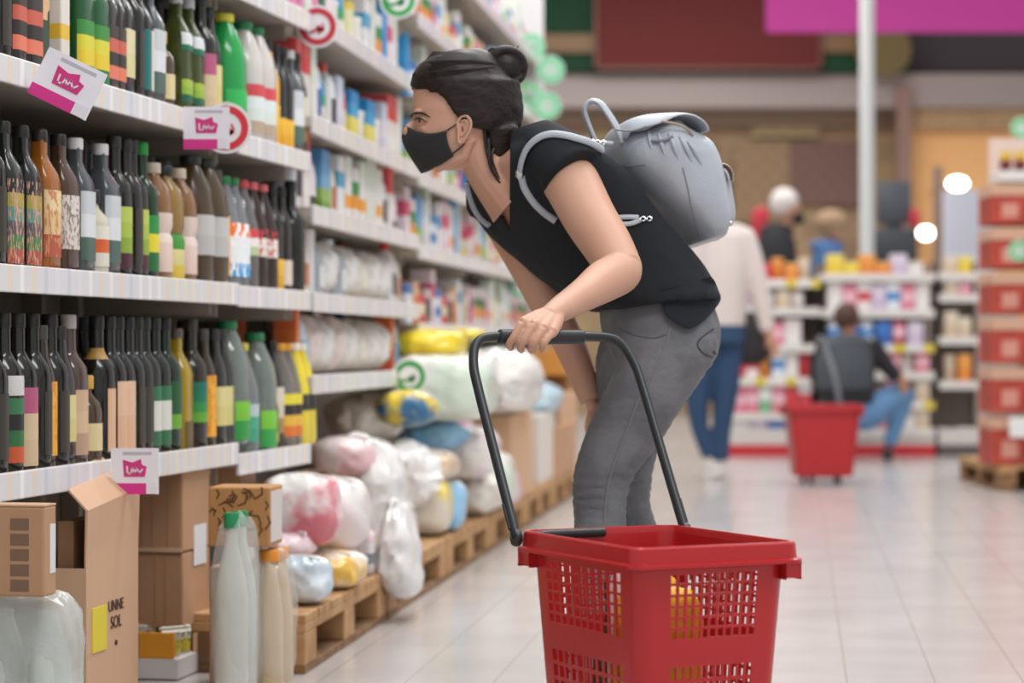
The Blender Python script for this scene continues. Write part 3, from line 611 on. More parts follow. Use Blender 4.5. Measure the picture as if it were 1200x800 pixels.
def ticket(px, py, Z, wpx, hpx, roll, label):
    w, h = wpx/FP*Z/2, hpx/FP*Z/2; s = thing('price_ticket', label, 'price ticket', W(px, py, Z), 0, 'white and pink promotional tickets')
    s.rotation_euler = (0, roll, 0)
    link('card', B(-w, w, 0, .0012, -h, h), mat('#E9E6ED', .35), s, False)
    link('pink_band', B(-w, w*.86, -.0012, .0001, -h, -h*.52), mat('#D5308A', .4), s, False)
    bm = bmesh.new(); pts = [(-.45, -.32), (.42, -.32), (.5, .12), (.3, .2), (.25, .45), (-.1, .3), (-.5, .42)]
    f = [bm.verts.new((x*w, -.0012, z*h+.08*h)) for x, z in pts]; g = [bm.verts.new((x*w, .0001, z*h+.08*h)) for x, z in pts]
    bm.faces.new(f); bm.faces.new(g[::-1])
    for i in range(len(f)): bm.faces.new((f[i], f[(i+1) % len(f)], g[(i+1) % len(f)], g[i]))
    link('pink_splash', bm, mat('#CE2F7E', .4), s, False)
    link('white_squiggle', strokes([[(-.32*w, .2*h), (-.3*w, -.1*h), (-.15*w, -.1*h), (-.1*w, .18*h), (0, -.08*h), (.08*w, .15*h), (.2*w, -.08*h), (.32*w, .08*h)]], -.0014, h*.07), mat('#F0D5E4', .4), s, False)
    link('white_square', B(w*.48, w*.92, -.0022, .0001, -h*.98, -h*.5), mat('#E2DFE6', .4), s, False)
    link('fine_print', B(-w*.5, w*.7, -.001, .0001, h*.72, h*.84), mat('#BBB6C2', .4), s, False)
    return s
ticket(79, 98, R1.px(41, -.012).y-.02, 76, 60, math.radians(26), 'tilted white and pink ticket hanging from the upper bottle shelf')
ticket(242, 150, R1.px(215, -.012).y-.02, 54, 50, 0, 'white and pink ticket overlapping the round red sign')
ticket(158, 552, R1.px(130, -.012).y-.02, 56, 54, 0, 'white and pink ticket under the lower bottle shelf')

# ------------------------------------------------------------------ floor level: pallets
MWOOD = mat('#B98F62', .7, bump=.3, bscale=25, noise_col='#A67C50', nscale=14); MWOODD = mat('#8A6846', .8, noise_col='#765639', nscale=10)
RP = Run(-.468, 6.12, .1203, 1)
PAL = None
def pallet(run, t, b, label, w=.58, l=1.16):
    global PAL
    if PAL: return dup(PAL, run.at(t, b), run.ang, label, 'wooden pallets along the shelves')
    root = thing('wooden_pallet', label, 'pallet', run.at(t, b), run.ang, 'wooden pallets along the shelves')
    for i in range(7): link('deck_board', B(-w, 0, i*l/7+.006, (i+1)*l/7-.006, .122, .144, .003), MWOOD, root, False)
    for x in (-w, -w/2-.05, -.1):
        link('stringer', B(x, x+.1, 0, l, .100, .122, .002), MWOOD, root, False)
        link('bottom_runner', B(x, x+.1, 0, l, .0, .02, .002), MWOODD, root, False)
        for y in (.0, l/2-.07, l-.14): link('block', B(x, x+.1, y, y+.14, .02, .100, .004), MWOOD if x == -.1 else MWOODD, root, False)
    PAL = root; return root
for i, l in enumerate(('wooden pallet under the toilet paper packs', 'third wooden pallet, under the yellow and blue packs', 'wooden pallet beneath the white and pink packs',
                       'wooden pallet beneath the tall brown cartons', 'wooden pallet just left of the woman', 'farthest wooden pallet along the shelves')):
    pallet(RP, -.30+i*1.19, 0, l)

# ------------------------------------------------------------------ soft packs on the pallets
def softpack(name, label, px, b, l, w, yt, yb, m, e=3.0, amp=.07, seed=0, group=None, cat='pack', extra=None, run=None, taper=0, sag=0, rz=0, z0=None):
    run = run or RP; p = run.px(px, b); zt = CH+(HZ-yt)/FP*p.y; zb = CH+(HZ-yb)/FP*p.y if z0 is None else z0
    root = thing(name, label, cat, (p.x, p.y, zb), run.ang+rz, group)
    link('wrapped_body', blob(l, w, zt-zb, e, amp, seed, taper=taper, sag=sag), m, root)
    h = zt-zb
    bm = bmesh.new(); tube(bm, [Vector((w*.42, -l*.3, h*.97)), Vector((w*.1, 0, h*1.02)), Vector((-w*.3, l*.3, h*.97))], .004, 6, k=3); link('film_seam', bm, film('#EFEDEB'), root)
    if extra: extra(root, l, w, h)
    return root
def rolls(cols):
    def f(root, l, w, h):
        for i, c in enumerate(cols):
            z = h*(.15+.7*i/max(1, len(cols)-1)); bm = blob(l*.96, w*.9, h*.16, 3, .1, i+3); bm.transform(Matrix.Translation((w*.07, 0, z-h*.08))); link('printed_patch', bm, mat(c, .35, coat=.3), root)
    return f
G = 'soft packs stacked on the pallets'
S = softpack
TP = film('#E2DDD9', '#D5CFCC', sc=9)
S('toilet_paper_pack', 'white plastic pack with a red patch beside the scribbled box', 351, .14, .2, .22, 556, 641, film('#E6E2E0', '#D0707C', sc=7), seed=1, group=G)
S('toilet_paper_pack', 'white toilet paper pack with pink edge under the short shelf', 381, .12, .24, .24, 560, 646, film('#E2DDDA', '#DFD2D4', sc=9), seed=2, group=G)
S('toilet_paper_pack', 'white toilet paper pack with yellow patches low on the pallet', 374, .1, .24, .24, 646, 722, film('#E4DFDC', '#E2B54A', sc=9), e=3.4, amp=.1, seed=3, group=G, z0=.146)
S('napkin_pack', 'light blue plastic pack at the near corner of the toilet paper', 350, .07, .16, .15, 652, 720, film('#BFD3E2', '#D6DEE5', sc=6), e=3.2, amp=.12, seed=4, group=G, z0=.146)
S('napkin_pack', 'pale pink plastic pack between the bottles and toilet paper', 336, .16, .18, .15, 622, 655, film('#E2CBD2'), e=2.5, seed=5, group=G)
S('silver_pack', 'grey and white wrapped pack in the middle of the pallet', 424, .16, .3, .26, 516, 660, film('#D6D3D1', '#E8E5E3', sc=7), e=2.5, amp=.12, seed=6, group=G, z0=.146)
S('small_carton', 'small white carton with pink side standing on the pallet edge', 424, .05, .07, .07, 622, 656, b1('#D0CDD2', '#7A7F88', '#E0DCE0', '#E3C9CF'), e=8, amp=.01, seed=7, z0=.146, cat='carton')
S('white_sack', 'white translucent sack sagging over the pallet edge', 466, -.03, .28, .14, 588, 700, film('#E6E4E3', '#DAD8D8', sc=6), e=2.6, amp=.14, seed=8, taper=.45, sag=.1)
S('white_bag', 'bright white crumpled bag above the sagging sack', 468, .16, .3, .26, 520, 596, film('#ECEAE8'), e=2.4, amp=.16, seed=9, group=G)
S('red_white_pack', 'white pack with pink and red spots below the lowest shelf', 404, .2, .2, .2, 512, 560, film('#E3DAD8', '#DDB6BA', sc=8), seed=10, group=G)
S('beige_bag', 'beige soft bag lying under the shelf with the green sign', 428, .3, .36, .26, 462, 518, film('#CFC5B8', '#DAD2C8', sc=6), e=2.3, amp=.1, seed=11, group=G)
S('yellow_blue_pack', 'yellow and dark blue crumpled pack under the green sign', 476, .14, .2, .2, 458, 500, film('#E3C52C', '#2D6A94', sc=12), e=2.4, amp=.1, seed=12, group=G)
S('blue_bag', 'light blue crumpled bag right of the beige bag', 508, .16, .3, .24, 492, 530, film('#6FB2DC', '#8FC3E4', sc=8), e=2.3, amp=.12, seed=13, group=G)
S('pink_bag', 'small pink bag beside the light blue bag', 533, .12, .2, .18, 494, 524, film('#D9728A'), e=2.4, seed=14, group=G)
S('grey_pack', 'greyish pack with faint orange print above the yellow pack', 500, .1, .34, .22, 528, 562, film('#CFC8C0', '#D2B79A', sc=9), e=3, seed=15, group=G)
S('yellow_pack', 'yellow and cream pack in the middle of the stack', 492, .11, .24, .22, 558, 622, film('#E4CF6E', '#DAD2C2', sc=9), e=3.4, seed=16, group=G, z0=.146)
S('blue_pack', 'upright light blue and white pack beside the yellow pack', 512, .08, .2, .2, 562, 624, bands([(0, '#8FC0E2'), (.6, '#DCE3E8')], .35, axis=1), e=3.6, amp=.04, seed=17, group=G, z0=.146)
S('white_pack', 'tall white pack with green print behind the basket handle', 520, .1, .5, .36, 416, 492, film('#E6E5DF', '#D2E0D0', sc=5), e=4.5, amp=.05, seed=18)
S('yellow_soft_pack', 'bright yellow soft pack on top of the white pack', 503, .16, .34, .26, 386, 421, film('#E9CF22', '#E5C71E'), e=3, amp=.06, seed=19)
S('yellow_soft_pack', 'second yellow soft pack, nearer the handle bend', 541, .16, .3, .2, 385, 400, film('#DCC62E'), e=3, amp=.06, seed=20)
S('white_sack', 'large puffy white sack seen through the basket handle', 585, .08, .95, .34, 410, 484, film('#E9E7E2', '#E2E0DA', sc=6), e=2.5, amp=.1, seed=21)
S('white_pack', 'white pack with pink print below the large sack', 541, .08, .42, .26, 500, 560, film('#E2D2D4', '#E6E0DA', sc=9), e=3.4, seed=22, group=G)
S('white_pack', 'white pack with beige pattern standing on the pallet', 545, .1, .5, .26, 556, 628, film('#E2DDD4', '#D6CEC2', sc=12), e=3.2, seed=23, group=G, z0=.146)
S('white_pack', 'white pack with green mark left of the pink pack', 567, .07, .36, .24, 528, 612, film('#E5E2DC', '#CFE0CC', sc=7), e=3.4, seed=24, group=G, z0=.146)
S('pink_pack', 'narrow pink pack at the end of the white packs', 581, .05, .22, .2, 548, 606, film('#DDB3C0', '#E6CBD3', sc=7), e=3.6, seed=25, group=G, z0=.146)
S('blue_bag', 'light blue bag on the brown cartons', 626, .12, .7, .26, 448, 486, film('#8CC1DE', '#BBD5DE', sc=5), e=2.5, amp=.1, seed=26)
S('white_bag', 'white bag deep under the shelf behind the silver pack', 408, .38, .5, .22, 560, 640, film('#D9D4D0'), e=3, amp=.1, seed=31, group=G)
S('white_bag', 'creamy bag filling the space under the shelf above the white bag', 452, .36, .6, .26, 505, 560, film('#DDD6CC'), e=2.8, amp=.12, seed=32, group=G)
S('white_pack', 'white pack wedged behind the sagging sack', 448, .2, .3, .22, 590, 660, film('#E3DFDC', '#CFCBD0', sc=8), e=3.2, amp=.1, seed=33, group=G, z0=.146)
S('grey_bag', 'light grey bag between the yellow pack and the sagging sack', 482, .2, .3, .22, 560, 640, film('#D5D1CE', '#C6C6CC', sc=8), e=3, amp=.12, seed=34, group=G, z0=.146)
S('white_bag', 'white bag behind the blue and pink bags', 520, .3, .8, .24, 505, 600, film('#DEDAD4'), e=3, amp=.1, seed=35, group=G, z0=.146)
def carton2(name, label, px, b, l, w, yt, yb, m, group=None, z0=None, run=None, cat='carton'):
    run = run or RP; p = run.px(px, b); zt = CH+(HZ-yt)/FP*p.y; zb = CH+(HZ-yb)/FP*p.y if z0 is None else z0
    root = thing(name, label, cat, (p.x, p.y, zb), run.ang, group)
    link('box_body', B(-w, 0, 0, l, 0, zt-zb, .005), m, root, False); link('tape', B(-w*.53, -w*.47, -.001, l+.001, (zt-zb)*.6, zt-zb+.0015), mat('#CFA980', .3), root, False)
    return root
KR = mat('#BF9673', .75, bump=.1, bscale=30, noise_col='#B98F6C', nscale=4); KR2 = mat('#CDA582', .75)
GB = 'brown cartons far along the pallets'
carton2('cardboard_box', 'tall brown carton just left of the woman beyond the sack', 600, 0, .75, .3, 486, 590, KR2, GB, .146)
carton2('cardboard_box', 'brown carton second from the tall one along the pallets', 632, .02, .72, .3, 486, 578, mat('#D8CFC6', .7), GB, .146)
carton2('cardboard_box', 'upper tan carton nearest the dangling forearm', 657, .02, .9, .3, 462, 500, KR2, GB)
carton2('cardboard_box', 'lower tan carton nearest the dangling forearm', 653, 0, 1.0, .3, 500, 566, KR, GB, .146)
carton2('orange_carton', 'orange brown carton behind the dangling forearm', 660, .05, .8, .3, 408, 440, mat('#C98A3C', .6))
carton2('shelf_crate', 'dark brown crate above the tan cartons', 665, .06, .8, .3, 440, 462, mat('#9A6B3E', .7))

# ------------------------------------------------------------------ cartons on the floor under the bottles
def wbox(name, label, xc, b, xl, xr, yt, yb, z0=None, run=R1):
    c, w, l, zb, zt = cbox(run, xc, b, xl, xr, yt, yb)
    if z0 is not None: zb = z0
    root = thing(name, label, 'carton', (c.x, c.y, zb), run.ang); return root, w, l, zt-zb
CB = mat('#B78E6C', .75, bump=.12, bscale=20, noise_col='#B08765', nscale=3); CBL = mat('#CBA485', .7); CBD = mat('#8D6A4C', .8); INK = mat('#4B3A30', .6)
# b: carton with the printed squares, standing on the shrink-wrapped pack
# a: shrink-wrapped water pack
root, w, l, h = wbox('shrink_wrapped_pack', 'clear plastic wrapped pack of bottles at the lower left corner', 84, -.22, -70, 99, 697, 800, .002)
link('film_wrap', blob(l+.03, w, h, 5, .03, 3).__class__ and (lambda b: (b.transform(Matrix.Translation((-w/2, l/2, 0))), b)[1])(blob(l+.03, w, h, 5, .06, 3)), mat('#DDE2DF', .14, alpha=.5, coat=.7, bump=1.0, bscale=14), root)
for i in range(3):
    for j in range(2):
        bm = lathe(bmesh.new(), [(.036, .004), (.04, .02), (.04, h*.62), (.016, h*.85), (.016, h*.9)], 14); bm.transform(Matrix.Translation((-.06-i*.09, l*.28+j*l*.42, 0)))
        link('water_bottle', bm, mat('#D3DDD3', .15, trans=.2), root)
zt = .002+h
root, w, l, h = wbox('cardboard_box', 'carton with five printed dark squares on top of the wrapped bottles', 52, -.2, -60, 66, 594, 712, zt+.004)
link('box_body', B(-w, 0, 0, l, 0, h, .004), CB, root, False)
link('white_label', B(-.001, .001, l*.45, l*.9, h*.25, h*.8), mat('#DAD9DE', .5), root, False)
for i in range(5): link('printed_square', B(-.066, -.03, -.0008, .001, h*(.06+.17*i), h*(.19+.17*i)), mat('#7B5F4B', .7), root, False)
for i in range(2): link('printed_square', B(-.15, -.11, -.0008, .001, h*(.5+.17*i), h*(.63+.17*i)), mat('#9A7A61', .7), root, False)
link('lid_edge', B(-w, 0, 0, l, h, h+.004, .001), CBL, root, False)
# c: open carton
root, w, l, h = wbox('open_cardboard_box', 'large open carton with raised flaps and yellow sticker', 101, -.05, 50, 162, 650, 800, .002)
T = .004; H2c = h
link('box_walls', B(-w, 0, 0, l, 0, h*.12), CB, root, False)
bm = bmesh.new(); box(bm, -T, 0, 0, l, 0, h); box(bm, -w, -w+T, 0, l, 0, h); box(bm, -w+T, -T, 0, T, 0, h*.92); box(bm, -w+T, -T, l-T, l, 0, h); link('side_walls', bm, CBL, root, False)
hh = h*.34
bm = bmesh.new(); rings(bm, [[Vector((0, 0, h)), Vector((0, l, h)), Vector((-T, l, h)), Vector((-T, 0, h))], [Vector((.004, 0, h+hh*.75)), Vector((.004, l, h+hh)), Vector((-.002, l, h+hh)), Vector((-.002, 0, h+hh*.75))],
    [Vector((-w*.75, .01, h+hh*1.35)), Vector((-w*.75, l*.9, h+hh*1.55)), Vector((-w*.75, l*.9, h+hh*1.5)), Vector((-w*.75, .01, h+hh*1.3))]]); link('top_flap', bm, CBL, root, False)
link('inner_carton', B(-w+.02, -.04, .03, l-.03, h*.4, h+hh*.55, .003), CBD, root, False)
Mx = Matrix.Translation((.0015, l*.55, h*.56)) @ Matrix.Rotation(PI/2, 4, 'Z') @ Matrix.Rotation(PI/2, 4, 'X')
words('SOL', .038, INK, root, Mx, 'printed_word'); words('UNNE', .034, INK, root, Matrix.Translation((0, 0, .036)) @ Mx, 'printed_word'); words('IIII', .016, INK, root, Matrix.Translation((0, 0, -.045)) @ Mx, 'small_print')
link('yellow_sticker', B(-.001, .0025, l*.1, l*.36, h*.42, h*.68), mat('#E0CE3E', .4), root, False)
link('dark_print', B(-.001, .0015, l*.3, l*.85, h*.04, h*.16), mat('#6A4A38', .6), root, False)
# e: orange and white display tray with packets
root, w, l, h = wbox('display_tray', 'orange and white display tray below the tall brown carton', 208, .0, 161, 250, 742, 800, .002)
link('tray_base', B(-w, 0, 0, l, 0, h*.45, .003), mat('#D9D4D2', .5), root, False)
link('orange_back', B(-w, -.01, 0, .01, h*.45, h, .002), mat('#E59A22', .5), root, False); link('side_wall', B(-w, -w+.006, 0, l, h*.4, h, .001), mat('#C9A07C', .6), root, False)
link('tray_corner', B(-.008, 0, l*.5, l, h*.4, h*.85, .001), mat('#CDA98A', .6), root, False)
tz = .002+h*.46
GT = 'white lemon packets in the tray'
pp = None
for i, (dx, dy, rz, rx) in enumerate(((-.045, .055, .5, .5), (-.045, .13, .2, .6), (-.05, .2, -.3, .5), (-.12, .1, .1, .3))):
    loc = root.matrix_basis @ Vector((dx, dy, h*.47))
    lab = ['nearest', 'second', 'third', 'innermost'][i]+' of the small white packets printed with lemons in the tray'
    if pp is None:
        pp = thing('lemon_packet', lab, 'packet', loc, rz, GT); link('packet', B(-.03, .03, -.012, .012, 0, .075, .003), bands([(0, '#E9E7DC'), (.15, '#E6D349'), (.7, '#ECEADF')], .4, '#3C8C3A', bs=6, thr=.62), pp, False)
        link('packet_seal', B(-.028, .028, -.002, .002, .075, .082), mat('#ECEADF', .4), pp, False); pp.rotation_euler.x = rx
    else:
        q = dup(pp, loc, rz, lab, GT); q.rotation_euler.x = rx
rt, w, l, h_ = wbox('cardboard_box', 'small tan carton between the orange tray and the wrapped bottles', 264, 0, 245, 280, 664, 800, .002, run=Run(W(264, 0, 5.6).x, 5.6, .1203, 1))
link('box_body', B(-w, 0, 0, l, 0, h_, .004), CBL, rt, False); link('tape', B(-w*.55, -w*.45, -.001, l, h_-.001, h_+.0008), mat('#CFAF92', .3), rt, False)
# d: tall brown carton (two stacked heights)
p0 = root
ztr = .002+h
root, w, l, h = wbox('cardboard_box', 'lower tall brown carton with vertical creases, above the orange tray', 214, .012, 132, 246, 648, 738, ztr+.002)
link('box_body', B(-w, 0, 0, l, 0, h, .005), CB, root, False)
for i, x in enumerate((.25, .4, .62, .8)): link('crease', B(-w*x-.0015, -w*x+.0015, -.001, .002, .01, h-.01), mat('#A37C5C', .8), root, False)
zq = ztr+.002+h
root, w, l, h = wbox('cardboard_box', 'upper tall brown carton directly under the pink ticket', 214, .010, 134, 246, 552, 647, zq+.002)
link('box_body', B(-w, 0, 0, l, 0, h, .005), CB, root, False)
link('white_label', B(-.001, .0012, l*.4, l*.85, -h*.2, h*.3), mat('#D8D9DE', .5), root, False)
for i, x in enumerate((.22, .45, .6, .82)): link('crease', B(-w*x-.0015, -w*x+.0015, -.001, .002, .01, h-.01), mat('#A37C5C', .8), root, False)
link('clear_tape', B(-w, -.002, -.0012, .001, .0, h*.06), mat('#CFAF92', .2), root, False)
# g: plastic-wrapped big bottles
GW = 'plastic wrapped bottles beside the brown cartons'
def wrapped(label, px, Z, yt, w, l, mcol, cap, tint, h0=.002, nk=1, js=(0, 1)):
    p = W(px, 400, Z); h = CH+(HZ-yt)/FP*p.y-h0
    root = thing('wrapped_bottle_pack', label, 'bottle pack', (p.x, p.y, h0), R1.ang, GW)
    for j in js:
        pr = [(w*.36, .004), (w*.42, .02), (w*.42, h*.55), (w*.36, h*.66), (w*.16*nk, h*.85), (w*.15*nk, h*.93)]
        bm = lathe(bmesh.new(), pr, 18); bm.transform(Matrix.Translation((-w/2, l*(.26+.48*j), 0))); link('bottle', bm, mat(mcol, .15, trans=.25, coat=.3), root)
        bm = lathe(bmesh.new(), [(w*.2*nk, h*.92), (w*.2*nk, h*.99), (w*.18*nk, h)], 16); bm.transform(Matrix.Translation((-w/2, l*(.26+.48*j), 0))); link('cap', bm, mat(cap, .35), root)
    b_ = blob(l*1.03, w*1.05, h*.97, 3.2, .08, px); b_.transform(Matrix.Translation((-w/2, l/2, 0))); link('clear_film', b_, mat(tint, .12, alpha=.28, coat=.6, bump=.9, bscale=18), root)
    return root
wrapped('clear film wrapped bottles with green caps right of the tall brown carton', 289, 5.3, 602, .09, .13, '#DDE0D8', '#1A8A55', '#E4E8E6')
wrapped('film wrapped olive tinted bottles between green and orange capped bottles', 300, 5.42, 642, .05, .11, '#C2B48A', '#D7CFB8', '#E0E2DA')
wrapped('film wrapped pale bottle with wide orange cap below the scribbled box', 329, 5.46, 646, .082, .16, '#E2C79C', '#D98A22', '#E6E2DA', nk=1.5)
# f: box with scribbled pattern, resting on the bottles
root, w, l, h = wbox('cardboard_box', 'brown carton with dark leaf-like scribbles below the short shelf', 316, 0, 244, 331, 571, 641, run=Run(W(316, 0, 5.46).x, 5.46, .1203, 1))
zf = .002+(CH+(HZ-645)/FP*R1.px(309, -.17).y-.002)+.002
link('box_body', B(-w, 0, 0, l, 0, h, .004), mat('#B5834F', .7), root, False)
link('side_label', B(-.001, .0012, .01, l-.01, .01, h-.01), mat('#D5CDC8', .5), root, False)
random.seed(5); ls = []
for i in range(26):
    x, z, a, s = -w*random.uniform(.06, .92), h*random.uniform(.15, .85), random.uniform(0, PI), random.uniform(.008, .02)
    ls.append([(x, z), (x+s*math.cos(a), z+s*math.sin(a)), (x+1.7*s*math.cos(a+.5), z+1.6*s*math.sin(a+.5))])
link('leaf_print', strokes(ls, 0, .004), mat('#6B4A2A', .7), root, False)
root, w, l, h = wbox('cardboard_box', 'plain tan carton tucked directly under the short lower shelf', 283, .06, 246, 300, 545, 569)
link('box_body', B(-w, 0, 0, l, 0, h, .004), CBL, root, False); link('tape', B(-w*.55, -w*.45, -.001, l, h-.001, h+.0008), mat('#CFAF92', .3), root, False)
root, w, l, h = wbox('jar_carton', 'small amber and brown carton above the toilet paper packs', 371, .06, 348, 382, 553, 569)
link('box_body', B(-w, 0, 0, l, 0, h, .004), bands([(0, '#D98A2C'), (.4, '#7A2A12'), (.75, '#D9A878'), (.88, '#4A2A14')], .3, axis=0), root, False); link('lid', B(-w, 0, 0, l, h, h+.003, .001), CBD, root, False)
# ------------------------------------------------------------------ the red rolling basket
def bquad(hw, hl, r, n=6):
    """rounded rectangle outline with break points usable for hole grids: list of (x,y,side,coordinate)"""
    pts = []
    for (cx, cy, a0) in ((hw-r, -hl+r, -PI/2), (hw-r, hl-r, 0), (-hw+r, hl-r, PI/2), (-hw+r, -hl+r, PI)):
        for k in range(n+1):
            a = a0+PI/2*k/n; pts.append((cx+r*math.cos(a), cy+r*math.sin(a)))
    return pts
def build_basket(name, label, H=.465, hw=.142, hl=.2175, taper=.80, red='#B3161C', holes=True, loc=(0, 0, 0), rot=0, handle=True, lean=.21, rise=.345):
    """local x = short axis, y = long axis; the handle hinges at +y"""
    root = thing(name, label, 'shopping basket', loc, rot)
    MR = mat(red, .32, coat=.15); MK = mat('#24272B', .38)
    r0 = .035; zb = .045; zt = H-.012
    bhw, bhl = hw-.016, hl-.016
    def P(x, y, z):
        k = taper+(1-taper)*(z-zb)/(zt-zb); return Vector((x*k, y*k, z))
    # perimeter break points: corner arcs + grid columns on each side
    per = []
    def side(p, q, cols, margin):
        L = (Vector(q)-Vector(p)); out = []
        ln = L.length; a, b = margin/ln, 1-margin/ln
        out.append((Vector(p), False))
        cell = (b-a)/cols; bar = cell*.34
        for c in range(cols):
            out.append((Vector(p)+L*(a+c*cell+bar/2), True)); out.append((Vector(p)+L*(a+(c+1)*cell-bar/2), False))
        return out
    cs = [((bhw, -bhl+r0), (bhw, bhl-r0), 11), ((bhw-r0, bhl), (-bhw+r0, bhl), 11), ((-bhw, bhl-r0), (-bhw, -bhl+r0), 11), ((-bhw+r0, -bhl), (bhw-r0, -bhl), 11)]
    cen = [(bhw-r0, bhl-r0, 0), (-bhw+r0, bhl-r0, PI/2), (-bhw+r0, -bhl+r0, PI), (bhw-r0, -bhl+r0, 1.5*PI)]
    for (p, q, n), (cx, cy, a0) in zip(cs, cen):
        per += side(p, q, n, .026)
        for k in range(0, 6):
            a = a0+PI/2*k/6; per.append((Vector((cx+r0*math.cos(a), cy+r0*math.sin(a))), False))
    zs = [(zb, False)]
    def rows(z0, z1, n):
        c = (z1-z0)/n
        for i in range(n): zs.append((z0+i*c+c*.12, True)); zs.append((z0+(i+1)*c-c*.12, False))
    rows(.125, .262, 5); rows(.305, .418, 6); zs.append((zt, False))
    bm = bmesh.new(); g = [[bm.verts.new(P(p.x, p.y, z)) for p, _ in per] for z, _ in zs]; n = len(per)
    for j in range(len(zs)-1):
        for i in range(n):
            if holes and zs[j][1] and per[i][1]: continue
            k = (i+1) % n; bm.faces.new((g[j][i], g[j][k], g[j+1][k], g[j+1][i]))
    bm.faces.new(g[0][::-1])
    body = solid(link('basket_body', bm, MR, root), .0028); body.modifiers.new('edges', 'EDGE_SPLIT').split_angle = .6
    # rim: rounded-rectangle band with an outward lip
    def outline(w, l, r, z, n=8): return [Vector((x, y, z)) for x, y in bquad(w, l, r, n)]
    bm = bmesh.new()
    prof = [(-.016, H-.075), (-.003, H-.075), (-.002, H-.036), (.006, H-.036), (.006, H-.03), (-.001, H-.027), (-.003, H-.003), (-.006, H), (-.011, H), (-.013, H-.004), (-.0145, H-.03), (-.016, H-.045)]
    prof = [(-.0155, H-.040), (-.002, H-.036), (.006, H-.036), (.006, H-.030), (-.001, H-.027), (-.003, H-.003), (-.006, H), (-.011, H), (-.013, H-.004), (-.0145, H-.020)]
    rs = [outline(hw+d, hl+d, .03+d*.5, z) for d, z in prof]; rs.append([v.copy() for v in rs[0]])
    vv = [[bm.verts.new(p) for p in r] for r in rs[:-1]]; m = len(vv[0])
    for a in range(len(vv)):
        b = (a+1) % len(vv)
        for i in range(m): bm.faces.new((vv[a][i], vv[a][(i+1) % m], vv[b][(i+1) % m], vv[b][i]))
    link('rim', bm, MR, root)
    for sx in (-1, 1):
        for sy in (-1, 1):
            if sx < 0 and sy < 0: continue
            bm = bmesh.new(); box(bm, sx*(hw-.034), sx*(hw-.004), sy*(hl-.05), sy*(hl-.006), H-.062, H-.037, .003)
            link('corner_pad', bm, MR, root)
    # corner ribs and base
    for sx in (-1, 1):
        bm = bmesh.new(); box(bm, sx*.04-.003, sx*.04+.003, -bhl*.93-.006, -bhl*.93+.003, H-.06, H-.035, .001); link('rib', bm, MR, root, False)
    for sx in (-1, 1):
        bm = lathe(bmesh.new(), [(.008, -.012), (.032, -.012), (.034, -.008), (.034, .008), (.032, .012), (.008, .012)], 22)
        bm.transform(Matrix.Translation((sx*.1, hl*taper-.05, .034)) @ Matrix.Rotation(PI/2, 4, 'Y')); link('wheel', bm, MK, root)
        link('foot', B(sx*.08-.015, sx*.08+.015, -hl*taper+.01, -hl*taper+.04, 0, zb+.004, .003), MK, root, False)
    bm = bmesh.new(); tube(bm, [Vector((-.1, hl*taper-.05, .034)), Vector((.1, hl*taper-.05, .034))], .005, 8); link('axle', bm, mat('#777777', .3, metal=1), root)
    if handle:
        x0 = hw+.010; y0 = hl-.022; z0 = H-.012
        def hp(x, s): return Vector((x, y0+lean*s, z0+rise*s))
        pts = [hp(-x0, 0), hp(-x0, .35), hp(-x0, .72), hp(-x0*.98, .86), hp(-x0*.88, .965), hp(-x0*.66, 1), hp(0, 1.0), hp(x0*.66, 1), hp(x0*.88, .965), hp(x0*.98, .86), hp(x0, .72), hp(x0, .35), hp(x0, 0)]
        bm = bmesh.new(); tube(bm, pts, .0105, 12, sx=.85, k=5, up=(0, 1, 0)); link('pull_handle', bm, MK, root)
        bm = bmesh.new(); tube(bm, [hp(-x0*.6, 1), hp(-x0*.58, 1), hp(x0*.42, 1), hp(x0*.44, 1)], [.0115, .0145, .0145, .0115], 16); link('handle_grip', bm, MK, root)
        for sx in (-1, 1):
            bm = lathe(bmesh.new(), [(.015, -.006), (.0165, -.003), (.0165, .003), (.015, .006)], 16); bm.transform(Matrix.Translation((sx*(x0), y0, z0)) @ Matrix.Rotation(PI/2, 4, 'Y')); link('hinge', bm, MK, root)
            a, b_ = hp(sx*(x0+.0085), .04), hp(sx*(x0+.0085), .16); bm = bmesh.new(); tube(bm, [a, b_], .0035, 8); link('slot', bm, mat('#0E0F10', .5), root)
        # folded carrying handle lying inside the rim
        bm = bmesh.new(); tube(bm, [Vector((-hw+.02, hl-.03, H-.008)), Vector((-hw+.055, hl-.026, H-.008)), Vector((hw*.02, hl-.024, H-.008))], [.006, .0085, .0085], 12); link('carry_handle', bm, MK, root)
    return root
# rim corner rays: near (745,640), left (612,619), right (933,636), far (790,615)
BH = .465; hb = CH-BH
def rimp(px, py): Z = hb*FP/(py-HZ); return W(px, py, Z)
BCN = Vector((.254, 4.221, BH)); ba = .4523
BSK = build_basket('shopping_basket', 'large red rolling basket in the foreground with black pull handle', loc=(BCN.x, BCN.y, 0), rot=ba, hw=.166, hl=.2233, lean=.222, rise=.364, taper=.84)
BM = Matrix.Translation((BCN.x, BCN.y, 0)) @ Matrix.Rotation(ba, 4, 'Z')
